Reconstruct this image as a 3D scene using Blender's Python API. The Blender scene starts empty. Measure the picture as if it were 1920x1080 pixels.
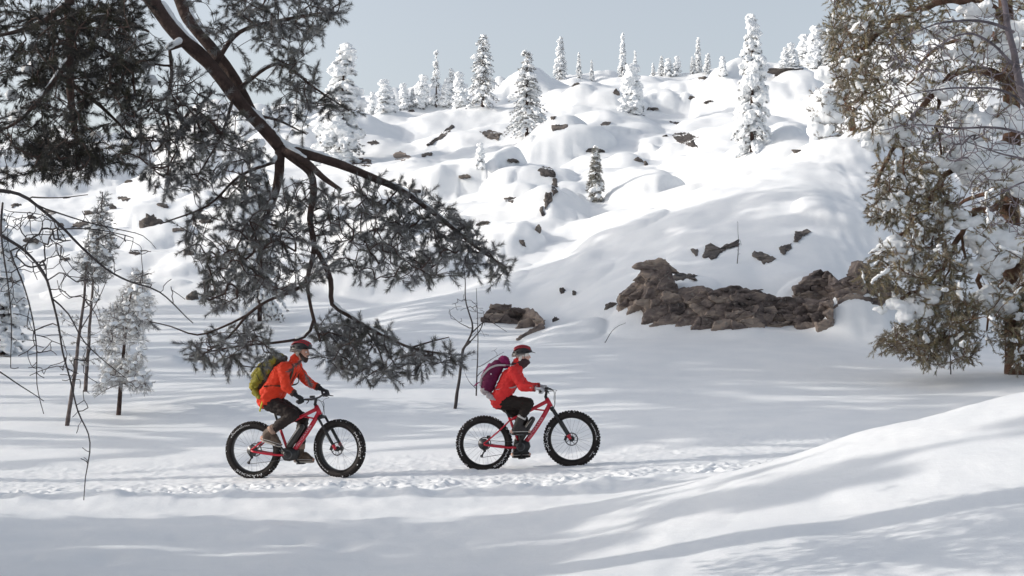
import bpy, math, random
import numpy as np
from mathutils import Vector, Matrix

# ------------------------------------------------------------------ camera, sky, sun, exposure
SC = bpy.context.scene
COL = SC.collection
R = math.radians
CAM_H, FPX, HOR = 1.7, 2667.0, 650.0          # eye height (m), focal length and eye level in 1920-wide picture units

cam_d = bpy.data.cameras.new('camera')
cam_d.sensor_width = 36.0
cam_d.lens = 36.0 * FPX / 1920.0
cam_d.shift_y = (HOR - 540.0) / 1920.0
cam_d.clip_start = 0.1
cam_d.clip_end = 3000
cam = bpy.data.objects.new('camera', cam_d)
cam.location = (0, 0, CAM_H)
cam.rotation_euler = (R(90), 0, 0)
COL.objects.link(cam)
SC.camera = cam

SUN_EL = 22.0
SUN_DIR = (-1.0, 0.05)                        # where the sun stands, seen from above
world = bpy.data.worlds.new('World')
SC.world = world
world.use_nodes = True
wn = world.node_tree
wn.nodes.clear()
sky = wn.nodes.new('ShaderNodeTexSky')
sky.sky_type = 'NISHITA'
sky.sun_disc = False
sky.sun_elevation = R(SUN_EL)
sky.sun_rotation = math.atan2(SUN_DIR[0], SUN_DIR[1])
sky.air_density = 1.0
sky.dust_density = 3.0
sky.ozone_density = 1.0
hs = wn.nodes.new('ShaderNodeHueSaturation')
hs.inputs['Saturation'].default_value = 0.46
bgn = wn.nodes.new('ShaderNodeBackground')
bgn.inputs['Strength'].default_value = 0.15
wo = wn.nodes.new('ShaderNodeOutputWorld')
wn.links.new(sky.outputs['Color'], hs.inputs['Color'])
wn.links.new(hs.outputs['Color'], bgn.inputs['Color'])
wn.links.new(bgn.outputs['Background'], wo.inputs['Surface'])

sun_d = bpy.data.lights.new('sun', 'SUN')
sun_d.energy = 2.0
sun_d.angle = R(0.55)
sun_d.color = (1.0, 0.93, 0.84)
sun = bpy.data.objects.new('sun', sun_d)
_n = math.hypot(*SUN_DIR)
_v = Vector((-SUN_DIR[0] / _n * math.cos(R(SUN_EL)), -SUN_DIR[1] / _n * math.cos(R(SUN_EL)), -math.sin(R(SUN_EL))))
sun.rotation_euler = _v.to_track_quat('-Z', 'Y').to_euler()
sun.location = (-30, -6, 20)
COL.objects.link(sun)

SC.view_settings.view_transform = 'Standard'
SC.view_settings.look = 'None'
SC.view_settings.exposure = 0.46
SC.view_settings.gamma = 1.0
SC.view_settings.use_curve_mapping = False

# ------------------------------------------------------------------ small helpers
rng = np.random.RandomState(7)

def tag(o, label=None, cat=None, group=None, kind=None):
    if label: o['label'] = label
    if cat: o['category'] = cat
    if group: o['group'] = group
    if kind: o['kind'] = kind
    return o

def empty(name, loc=(0, 0, 0), rz=0.0):
    o = bpy.data.objects.new(name, None)
    o.location = loc
    o.rotation_euler = (0, 0, rz)
    o.empty_display_size = 0.1
    COL.objects.link(o)
    return o

def link(name, me, parent=None):
    o = bpy.data.objects.new(name, me)
    COL.objects.link(o)
    if parent is not None:
        o.parent = parent
    return o

def np_mesh(name, V, F, mat, smooth=True, attrs=None):
    """V (n,3); F list of (m,k) int arrays; attrs {name: (n,) or (n,3)}"""
    me = bpy.data.meshes.new(name)
    V = np.asarray(V, dtype=np.float32)
    if not isinstance(F, list): F = [F]
    F = [np.asarray(f, dtype=np.int32) for f in F if len(f)]
    nl = sum(f.size for f in F); npo = sum(len(f) for f in F)
    me.vertices.add(len(V)); me.vertices.foreach_set('co', V.ravel())
    me.loops.add(nl); me.loops.foreach_set('vertex_index', np.concatenate([f.ravel() for f in F]))
    tot = np.concatenate([np.full(len(f), f.shape[1], np.int32) for f in F])
    st = np.concatenate([[0], np.cumsum(tot)[:-1]]).astype(np.int32)
    me.polygons.add(npo)
    me.polygons.foreach_set('loop_start', st)
    me.polygons.foreach_set('loop_total', tot)
    if smooth:
        me.polygons.foreach_set('use_smooth', np.ones(npo, dtype=bool))
    me.update(calc_edges=True)
    if attrs:
        for k, a in attrs.items():
            a = np.asarray(a, dtype=np.float32)
            if a.ndim == 1:
                at = me.attributes.new(k, 'FLOAT', 'POINT'); at.data.foreach_set('value', a)
            else:
                at = me.attributes.new(k, 'FLOAT_VECTOR', 'POINT'); at.data.foreach_set('vector', a.ravel())
    for m in (mat if isinstance(mat, (list, tuple)) else [mat]):
        me.materials.append(m)
    return me

def nrm(v):
    v = np.asarray(v, float)
    return v / (np.linalg.norm(v, axis=-1, keepdims=True) + 1e-12)

def px(u, v, d):
    """a place in the photograph at a depth of d metres -> a point of the scene"""
    return np.array([(u - 960.0) / FPX * d, d, CAM_H + (HOR - v) / FPX * d])

# vectorised gradient noise
_rs = np.random.RandomState(11)
_perm = np.concatenate([_rs.permutation(256)] * 3).astype(np.int32)
_grad = nrm(_rs.normal(size=(256, 3)))

def pnoise(P, seed=0):
    P = np.asarray(P, float) + seed * 17.137
    i = np.floor(P).astype(np.int64); f = P - i
    w = f * f * f * (f * (f * 6 - 15) + 10)
    i &= 255
    out = np.zeros(P.shape[:-1])
    for dx in (0, 1):
        wx = w[..., 0] if dx else 1 - w[..., 0]
        a = _perm[i[..., 0] + dx]
        for dy in (0, 1):
            wy = w[..., 1] if dy else 1 - w[..., 1]
            b = _perm[a + i[..., 1] + dy]
            for dz in (0, 1):
                wz = w[..., 2] if dz else 1 - w[..., 2]
                g = _grad[_perm[b + i[..., 2] + dz]]
                out += wx * wy * wz * (g[..., 0] * (f[..., 0] - dx) + g[..., 1] * (f[..., 1] - dy) + g[..., 2] * (f[..., 2] - dz))
    return out * 1.5

def fbm(P, oct=4, seed=0, gain=0.5):
    s = 0; a = 1.0
    P = np.asarray(P, float)
    for k in range(oct):
        s = s + a * pnoise(P * 2 ** k, seed + k)
        a *= gain
    return s

def p3(X, Y, sc):
    return np.stack([np.asarray(X) / sc, np.asarray(Y) / sc, np.zeros_like(np.asarray(X, float)) + 0.37], -1)

def sst(a, b, x):
    t = np.clip((np.asarray(x, float) - a) / (b - a), 0, 1)      # a > b runs downwards
    return t * t * (3 - 2 * t)

class MB:
    """collects shapes, then links them as one mesh object"""
    def __init__(s): s.V = []; s.F = {}; s.n = 0
    def add(s, V, F):
        V = np.asarray(V, float)
        s.V.append(V)
        for f in (F if isinstance(F, list) else [F]):
            f = np.asarray(f, np.int64)
            s.F.setdefault(f.shape[1], []).append(f + s.n)
        s.n += len(V)
    def tube(s, pts, rad, n=8, cap=True, flat=None):
        P = np.asarray(pts, float); m = len(P)
        r = np.broadcast_to(np.asarray(rad, float), (m,))
        T = np.zeros_like(P); T[1:-1] = P[2:] - P[:-2]; T[0] = P[1] - P[0]; T[-1] = P[-1] - P[-2]
        T = nrm(T)
        a = np.array([0, 0, 1.0]) if abs(T[0][2]) < 0.9 else np.array([0, 1.0, 0])
        if flat is not None: a = np.asarray(flat[1], float)
        A = []; 
        for t in T:
            a = a - t * a.dot(t); a = a / (np.linalg.norm(a) + 1e-9); A.append(a)
        A = np.array(A); B = np.cross(T, A)
        th = np.arange(n) / n * 2 * math.pi
        ca, sa = np.cos(th), np.sin(th)
        fa = 1.0 if flat is None else flat[0]
        V = P[:, None, :] + r[:, None, None] * (fa * ca[None, :, None] * A[:, None, :] + sa[None, :, None] * B[:, None, :])
        V = V.reshape(-1, 3)
        i = np.arange(m - 1)[:, None] * n; j = np.arange(n)[None, :]; j2 = (j + 1) % n
        Q = np.stack([i + j, i + j2, i + n + j2, i + n + j], -1).reshape(-1, 4)
        if cap:
            V = np.concatenate([V, P[[0, -1]]])
            c0, c1 = m * n, m * n + 1
            jj = np.arange(n); j3 = (jj + 1) % n
            T1 = np.stack([np.full(n, c0), j3, jj], -1)
            T2 = np.stack([np.full(n, c1), (m - 1) * n + jj, (m - 1) * n + j3], -1)
            s.add(V, [Q, np.concatenate([T1, T2])])
        else:
            s.add(V, Q)
    def cone(s, p0, r0, p1, r1, n=14):
        """round cone: two balls and the skin between them"""
        p0 = np.asarray(p0, float); p1 = np.asarray(p1, float)
        d = p1 - p0; L = np.linalg.norm(d); d = d / (L + 1e-9)
        ks = np.linspace(-math.pi / 2, 0, 5)
        pts = [p0 + d * r0 * math.sin(k) for k in ks] + [p1 + d * r1 * math.sin(-k) for k in ks[::-1]]
        rr = [max(1e-4, r0 * math.cos(k)) for k in ks] + [max(1e-4, r1 * math.cos(k)) for k in ks[::-1]]
        s.tube(pts, rr, n)
    def ball(s, c, r, n=12, rot=None):
        c = np.asarray(c, float); r = np.broadcast_to(np.asarray(r, float), (3,))
        m = n // 2 + 1
        ph = np.linspace(-math.pi / 2 + 0.02, math.pi / 2 - 0.02, m)
        th = np.arange(n) / n * 2 * math.pi
        V = np.stack([np.cos(ph)[:, None] * np.cos(th), np.cos(ph)[:, None] * np.sin(th), np.sin(ph)[:, None] + 0 * th], -1).reshape(-1, 3) * r
        V = np.concatenate([V, [[0, 0, -r[2]], [0, 0, r[2]]]])
        if rot is not None: V = V @ np.asarray(rot).T
        i = np.arange(m - 1)[:, None] * n; j = np.arange(n)[None, :]; j2 = (j + 1) % n
        Q = np.stack([i + j, i + j2, i + n + j2, i + n + j], -1).reshape(-1, 4)
        jj = np.arange(n); j3 = (jj + 1) % n
        T1 = np.stack([np.full(n, m * n), j3, jj], -1); T2 = np.stack([np.full(n, m * n + 1), (m - 1) * n + jj, (m - 1) * n + j3], -1)
        s.add(V + c, [Q, np.concatenate([T1, T2])])
    def box(s, c, size, rot=None):
        h = np.asarray(size, float) / 2
        V = np.array([[x, y, z] for x in (-1, 1) for y in (-1, 1) for z in (-1, 1)], float) * h
        if rot is not None: V = V @ np.asarray(rot).T
        s.add(V + np.asarray(c, float), np.array([[0, 1, 3, 2], [4, 6, 7, 5], [0, 4, 5, 1], [2, 3, 7, 6], [0, 2, 6, 4], [1, 5, 7, 3]]))
    def revolve(s, prof, c=(0, 0, 0), n=48, closed=True):
        """profile of (radius, y) turned about the y axis"""
        prof = np.asarray(prof, float); m = len(prof)
        th = np.arange(n) / n * 2 * math.pi
        V = np.stack([prof[:, 0][:, None] * np.cos(th), prof[:, 1][:, None] + 0 * th, prof[:, 0][:, None] * np.sin(th)], -1).reshape(-1, 3)
        mm = m if closed else m - 1
        i = np.arange(mm)[:, None]; i2 = (i + 1) % m; j = np.arange(n)[None, :]; j2 = (j + 1) % n
        s.add(V + np.asarray(c, float), np.stack([i * n + j, i2 * n + j, i2 * n + j2, i * n + j2], -1).reshape(-1, 4))
    def prism(s, poly, y0, y1):
        """outline of (x, z) points given thickness along y"""
        poly = np.asarray(poly, float); n = len(poly)
        A = np.stack([poly[:, 0], np.full(n, y0), poly[:, 1]], -1); B = A.copy(); B[:, 1] = y1
        c = poly.mean(0)
        V = np.concatenate([A, B, [[c[0], y0, c[1]], [c[0], y1, c[1]]]])
        j = np.arange(n); j2 = (j + 1) % n
        s.add(V, [np.stack([j, j2, n + j2, n + j], -1), np.concatenate([np.stack([np.full(n, 2 * n), j2, j], -1), np.stack([np.full(n, 2 * n + 1), n + j, n + j2], -1)])])
    def arrays(s):
        return np.concatenate(s.V), [np.concatenate(f) for f in s.F.values()]
    def mesh(s, name, mat, smooth=True):
        V, F = s.arrays()
        return np_mesh(name, V, F, mat, smooth)
    def build(s, name, mat, parent=None, smooth=True, sub=0):
        o = link(name, s.mesh(name, mat, smooth), parent)
        return o

def remesh(mb, voxel, smooth=6):
    me0 = mb.mesh('tmp', [], True)
    o = bpy.data.objects.new('tmp', me0); COL.objects.link(o)
    m = o.modifiers.new('r', 'REMESH'); m.mode = 'VOXEL'; m.voxel_size = voxel; m.adaptivity = 0
    if smooth:
        m2 = o.modifiers.new('s', 'SMOOTH'); m2.iterations = smooth; m2.factor = 0.5
    dg = bpy.context.evaluated_depsgraph_get()
    me = bpy.data.meshes.new_from_object(o.evaluated_get(dg))
    bpy.data.objects.remove(o); bpy.data.meshes.remove(me0)
    me.polygons.foreach_set('use_smooth', np.ones(len(me.polygons), dtype=bool))
    return me

def get_v(me):
    a = np.empty(len(me.vertices) * 3, np.float32); me.vertices.foreach_get('co', a); return a.reshape(-1, 3).astype(float)
def get_n(me):
    a = np.empty(len(me.vertices) * 3, np.float32); me.vertices.foreach_get('normal', a); return a.reshape(-1, 3).astype(float)
def set_v(me, V):
    me.vertices.foreach_set('co', np.asarray(V, np.float32).ravel()); me.update()

# ------------------------------------------------------------------ materials
MATS = {}
def mat(name, col, rough=0.6, metal=0.0, spec=0.4, var=0.0, vscale=8.0, bump=0.0, bscale=40.0, objvar=0.0):
    """plain procedural material: base colour with noise variation and a little relief"""
    if name in MATS: return MATS[name]
    m = bpy.data.materials.new(name); m.use_nodes = True
    nt = m.node_tree; N = nt.nodes; L = nt.links
    b = N['Principled BSDF']
    b.inputs['Roughness'].default_value = rough
    b.inputs['Metallic'].default_value = metal
    b.inputs['Specular IOR Level'].default_value = spec
    b.inputs['Base Color'].default_value = (*col, 1)
    tc = N.new('ShaderNodeTexCoord')
    if var or objvar:
        nz = N.new('ShaderNodeTexNoise'); nz.inputs['Scale'].default_value = vscale; nz.inputs['Detail'].default_value = 4
        L.new(tc.outputs['Object'], nz.inputs['Vector'])
        mr = N.new('ShaderNodeMapRange'); mr.inputs['From Min'].default_value = 0.3; mr.inputs['From Max'].default_value = 0.7
        mr.inputs['To Min'].default_value = 1 - var; mr.inputs['To Max'].default_value = 1 + var
        L.new(nz.outputs['Fac'], mr.inputs['Value'])
        fac = mr.outputs['Result']
        if objvar:
            oi = N.new('ShaderNodeObjectInfo')
            m2 = N.new('ShaderNodeMapRange'); m2.inputs['To Min'].default_value = 1 - objvar; m2.inputs['To Max'].default_value = 1 + objvar
            L.new(oi.outputs['Random'], m2.inputs['Value'])
            mm = N.new('ShaderNodeMath'); mm.operation = 'MULTIPLY'
            L.new(fac, mm.inputs[0]); L.new(m2.outputs['Result'], mm.inputs[1]); fac = mm.outputs[0]
        mx = N.new('ShaderNodeVectorMath'); mx.operation = 'SCALE'; mx.inputs[0].default_value = col
        L.new(fac, mx.inputs['Scale']); L.new(mx.outputs['Vector'], b.inputs['Base Color'])
    if bump:
        nb = N.new('ShaderNodeTexNoise'); nb.inputs['Scale'].default_value = bscale; nb.inputs['Detail'].default_value = 5
        L.new(tc.outputs['Object'], nb.inputs['Vector'])
        bp = N.new('ShaderNodeBump'); bp.inputs['Strength'].default_value = bump; bp.inputs['Distance'].default_value = 0.02
        L.new(nb.outputs['Fac'], bp.inputs['Height']); L.new(bp.outputs['Normal'], b.inputs['Normal'])
    MATS[name] = m
    return m

def snow_mat(name='snow', fine=1.0):
    m = bpy.data.materials.new(name); m.use_nodes = True
    nt = m.node_tree; N = nt.nodes; L = nt.links
    b = N['Principled BSDF']
    b.inputs['Roughness'].default_value = 0.55
    b.inputs['Specular IOR Level'].default_value = 0.25
    tc = N.new('ShaderNodeTexCoord')
    n1 = N.new('ShaderNodeTexNoise'); n1.inputs['Scale'].default_value = 1.3; n1.inputs['Detail'].default_value = 3
    L.new(tc.outputs['Object'], n1.inputs['Vector'])
    cr = N.new('ShaderNodeValToRGB')
    cr.color_ramp.elements[0].position = 0.3; cr.color_ramp.elements[0].color = (0.80, 0.825, 0.85, 1)
    cr.color_ramp.elements[1].position = 0.7; cr.color_ramp.elements[1].color = (0.87, 0.885, 0.90, 1)
    L.new(n1.outputs['Fac'], cr.inputs['Fac']); L.new(cr.outputs['Color'], b.inputs['Base Color'])
    n2 = N.new('ShaderNodeTexNoise'); n2.inputs['Scale'].default_value = 9 * fine; n2.inputs['Detail'].default_value = 6; n2.inputs['Roughness'].default_value = 0.6
    n3 = N.new('ShaderNodeTexNoise'); n3.inputs['Scale'].default_value = 70 * fine; n3.inputs['Detail'].default_value = 3
    L.new(tc.outputs['Object'], n2.inputs['Vector']); L.new(tc.outputs['Object'], n3.inputs['Vector'])
    b1 = N.new('ShaderNodeBump'); b1.inputs['Strength'].default_value = 0.22; b1.inputs['Distance'].default_value = 0.03
    b2 = N.new('ShaderNodeBump'); b2.inputs['Strength'].default_value = 0.25; b2.inputs['Distance'].default_value = 0.006
    L.new(n2.outputs['Fac'], b1.inputs['Height']); L.new(n3.outputs['Fac'], b2.inputs['Height'])
    L.new(b1.outputs['Normal'], b2.inputs['Normal']); L.new(b2.outputs['Normal'], b.inputs['Normal'])
    MATS[name] = m
    return m

def attr_mat(name, rough=0.7, translucent=0.0):
    """colour comes from the mesh's own 'tint' attribute (bark, needle and frost colour)"""
    m = bpy.data.materials.new(name); m.use_nodes = True
    nt = m.node_tree; N = nt.nodes; L = nt.links
    b = N['Principled BSDF']; b.inputs['Roughness'].default_value = rough; b.inputs['Specular IOR Level'].default_value = 0.2
    at = N.new('ShaderNodeAttribute'); at.attribute_name = 'tint'
    L.new(at.outputs['Vector'], b.inputs['Base Color'])
    MATS[name] = m
    return m

def rock_mat(name, ca, cb, cc):
    m = bpy.data.materials.new(name); m.use_nodes = True
    nt = m.node_tree; N = nt.nodes; L = nt.links
    b = N['Principled BSDF']; b.inputs['Roughness'].default_value = 0.85; b.inputs['Specular IOR Level'].default_value = 0.25
    tc = N.new('ShaderNodeTexCoord'); oi = N.new('ShaderNodeObjectInfo'); geo = N.new('ShaderNodeNewGeometry')
    mp = N.new('ShaderNodeMapping'); mp.inputs['Scale'].default_value = (1, 1, 2.6)
    L.new(geo.outputs['Position'], mp.inputs['Vector'])
    n1 = N.new('ShaderNodeTexNoise'); n1.inputs['Scale'].default_value = 2.2; n1.inputs['Detail'].default_value = 8; n1.inputs['Roughness'].default_value = 0.65
    L.new(mp.outputs['Vector'], n1.inputs['Vector'])
    ad = N.new('ShaderNodeMath'); ad.operation = 'MULTIPLY_ADD'; ad.inputs[1].default_value = 0.22; 
    L.new(oi.outputs['Random'], ad.inputs[0]); L.new(n1.outputs['Fac'], ad.inputs[2])
    cr = N.new('ShaderNodeValToRGB'); e = cr.color_ramp.elements
    e[0].position = 0.36; e[0].color = (*ca, 1); e[1].position = 0.78; e[1].color = (*cc, 1)
    x = e.new(0.58); x.color = (*cb, 1)
    L.new(ad.outputs[0], cr.inputs['Fac'])
    n2 = N.new('ShaderNodeTexNoise'); n2.inputs['Scale'].default_value = 14; n2.inputs['Detail'].default_value = 6
    L.new(geo.outputs['Position'], n2.inputs['Vector'])
    lr = N.new('ShaderNodeValToRGB'); lr.color_ramp.elements[0].position = 0.60; lr.color_ramp.elements[1].position = 0.68
    L.new(n2.outputs['Fac'], lr.inputs['Fac'])
    mix = N.new('ShaderNodeMixRGB'); mix.inputs['Color2'].default_value = (0.26, 0.26, 0.24, 1)
    mf = N.new('ShaderNodeMath'); mf.operation = 'MULTIPLY'; mf.inputs[1].default_value = 0.5
    L.new(lr.outputs['Color'], mf.inputs[0]); L.new(mf.outputs[0], mix.inputs['Fac'])
    L.new(cr.outputs['Color'], mix.inputs['Color1']); L.new(mix.outputs['Color'], b.inputs['Base Color'])
    bp = N.new('ShaderNodeBump'); bp.inputs['Strength'].default_value = 0.8; bp.inputs['Distance'].default_value = 0.05
    L.new(n1.outputs['Fac'], bp.inputs['Height'])
    bp2 = N.new('ShaderNodeBump'); bp2.inputs['Strength'].default_value = 0.6; bp2.inputs['Distance'].default_value = 0.015
    L.new(n2.outputs['Fac'], bp2.inputs['Height']); L.new(bp.outputs['Normal'], bp2.inputs['Normal'])
    L.new(bp2.outputs['Normal'], b.inputs['Normal'])
    MATS[name] = m
    return m

SNOW = snow_mat('snow')
SNOWB = snow_mat('snow_clump', 1.4)
BARK = mat('bark', (0.062, 0.040, 0.034), 0.9, var=0.45, vscale=14, bump=0.9, bscale=38)
BARK_ORANGE = mat('bark_orange', (0.20, 0.095, 0.05), 0.85, var=0.5, vscale=9, bump=0.8, bscale=30)
TWIG = mat('twig', (0.045, 0.038, 0.038), 0.8, var=0.3, vscale=20)
NEEDLE = attr_mat('needles')
ROCK = rock_mat('rock_dark', (0.030, 0.027, 0.027), (0.085, 0.075, 0.072), (0.16, 0.14, 0.125))
ROCKR = rock_mat('rock_ledge', (0.045, 0.038, 0.038), (0.165, 0.135, 0.125), (0.33, 0.27, 0.225))
# ------------------------------------------------------------------ the snow ground
def zv(v, Y): return CAM_H + (HOR - v) / FPX * Y
def prof(*kn):
    """knots (depth, height) or (depth, 'v', level in the picture)"""
    ys = []; zs = []
    for k in kn:
        ys.append(k[0]); zs.append(k[1] if len(k) == 2 else zv(k[2], k[0]))
    return np.array(ys, float), np.array(zs, float)
V_ = 'v'
PROF = [
 (-1500, prof((21,0),(25,.3),(33,1.0),(42,1.7),(52,3.0),(65,5.2),(80,8),(95,10.5),(105,11.5),(130,11),(400,2))),
 (0,    prof((21,0),(24.5,.35),(28,.75),(33,V_,690),(42,V_,632),(52,V_,558),(65,V_,475),(80,V_,402),(95,V_,342),(105,V_,315),(130,14),(400,2))),
 (300,  prof((21,0),(24.5,.3),(28,.8),(33,V_,690),(42,V_,625),(52,V_,545),(65,V_,450),(80,V_,370),(95,V_,302),(108,V_,275),(132,16),(400,3))),
 (600,  prof((21,0),(24,.28),(27,.8),(32,V_,690),(40,V_,628),(48,V_,560),(60,V_,455),(75,V_,355),(95,V_,255),(112,V_,212),(136,18.5),(400,4))),
 (800,  prof((21,0),(24,.3),(27,.85),(32,V_,690),(37,V_,630),(43,V_,562),(46,V_,566),(52,V_,520),(62,V_,420),(77,V_,325),(95,V_,235),(115,V_,195),(138,20),(400,5))),
 (1000, prof((21,0),(24,.32),(28,.95),(30.5,V_,692),(36,V_,635),(40,V_,585),(45,V_,505),(48,V_,500),(53,V_,490),(62,V_,405),(77,V_,305),(95,V_,220),(118,V_,165),(140,22),(400,5))),
 (1150, prof((21,.02),(24,.35),(28,1),(30.5,V_,688),(35.5,V_,628),(37,V_,585),(41,V_,510),(46,V_,432),(49,V_,428),(54,V_,430),(62,V_,375),(77,V_,290),(95,V_,210),(120,V_,145),(142,23.5),(400,5))),
 (1280, prof((21,.05),(24,.4),(28,1),(30.5,V_,686),(35.6,V_,616),(36.6,V_,540),(40,V_,474),(44,V_,415),(47.5,V_,372),(50,V_,370),(55,V_,390),(64,V_,352),(78,V_,280),(95,V_,210),(120,V_,138),(142,24),(400,5))),
 (1500, prof((21,.1),(24,.45),(28,1),(30.5,V_,686),(35.6,V_,618),(36.7,V_,528),(40,V_,452),(44,V_,372),(49,V_,310),(52,V_,303),(57,V_,316),(64,V_,287),(78,V_,235),(95,V_,180),(120,V_,122),(142,24.5),(400,5))),
 (1700, prof((21,.15),(24,.5),(28,1),(31,V_,688),(36.5,V_,628),(38,V_,545),(42,V_,450),(48,V_,350),(53,V_,302),(58,V_,300),(66,V_,270),(80,V_,225),(97,V_,175),(120,V_,120),(142,24.5),(400,5))),
 (1950, prof((21,.25),(24,.6),(28,1.1),(31,V_,692),(38,V_,640),(41,V_,570),(46,V_,470),(52,V_,380),(58,V_,320),(66,V_,280),(80,V_,230),(97,V_,180),(120,V_,125),(142,24.5),(400,5))),
 (3200, prof((21,.4),(28,1.2),(38,2.2),(46,4.2),(58,7.5),(80,13),(97,17),(120,23),(142,24),(400,5))),
]
_YS = np.concatenate([np.arange(15, 60, 0.1), np.arange(60, 420, 0.5)])
_PT = []
for _u, (_a, _b) in PROF:
    zz = np.interp(_YS, np.concatenate([[0], _a]), np.concatenate([[0], _b]))
    out = zz.copy()
    # soften the knots, less so near the rock step
    m1 = _YS < 60
    for lo, hi, wid in ((0, 60, 5), (60, 420, 6)):
        idx = np.where((_YS >= lo) & (_YS < hi))[0]
        k = np.exp(-0.5 * (np.arange(-3 * wid, 3 * wid + 1) / wid) ** 2); k /= k.sum()
        seg = np.pad(zz[idx], 3 * wid, mode='edge')
        out[idx] = np.convolve(seg, k, 'valid')
    _PT.append(out)
_PT = np.array(_PT); _PU = np.array([p[0] for p in PROF], float)

def _cubic(u, F):
    k = np.clip(np.searchsorted(_PU, u) - 1, 0, len(_PU) - 2)
    u0 = _PU[k]; u1 = _PU[k + 1]; t = np.clip((u - u0) / (u1 - u0), 0, 1)
    ar = np.arange(len(u))
    def slope(i):
        a = np.clip(i - 1, 0, len(_PU) - 1); b = np.clip(i + 1, 0, len(_PU) - 1)
        return (F[b, ar] - F[a, ar]) / (_PU[b] - _PU[a])
    h = u1 - u0
    m0 = slope(k) * h; m1 = slope(k + 1) * h
    t2 = t * t; t3 = t2 * t
    return (2*t3-3*t2+1)*F[k, ar] + (t3-2*t2+t)*m0 + (-2*t3+3*t2)*F[k+1, ar] + (t3-t2)*m1

_tab = np.random.RandomState(5).rand(8192)
def _rnd(ix, iy, k, seed):
    return _tab[(ix * 7919 + iy * 104729 + k * 1299709 + seed * 15485863) & 8191]

def pillows(X, Y, cell, prob, seed, h0, h1, pw=1.6, steep=0.0):
    gx = np.floor(X / cell).astype(np.int64); gy = np.floor(Y / cell).astype(np.int64)
    out = np.zeros_like(X)
    for dx in (-1, 0, 1):
        for dy in (-1, 0, 1):
            cx = gx + dx; cy = gy + dy
            on = _rnd(cx, cy, 0, seed) < prob
            px_ = (cx + 0.2 + 0.6 * _rnd(cx, cy, 1, seed)) * cell
            py_ = (cy + 0.2 + 0.6 * _rnd(cx, cy, 2, seed)) * cell
            r = cell * (0.45 + 0.40 * _rnd(cx, cy, 3, seed))
            h = h0 + (h1 - h0) * _rnd(cx, cy, 4, seed)
            dx_ = (X - px_) / r; dy_ = (Y - py_) / r
            dy_ = np.where(dy_ < 0, dy_ * (1.0 + .5 * steep), dy_ * (1.0 - .35 * steep))
            d2 = dx_ ** 2 + dy_ ** 2
            soft = np.clip(1 - d2 ** 1.5, 0, 1) ** (1 / pw)
            hard = np.clip(1 - d2 ** 4, 0, 1) ** .5 * (1 - .18 * d2)
            k = steep * sst(.15, -.35, dy_) if steep else 0.0
            v = np.where(on & (d2 < 1), h * (soft * (1 - k) + hard * k), 0)
            out = np.maximum(out, v)
    return out

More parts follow.
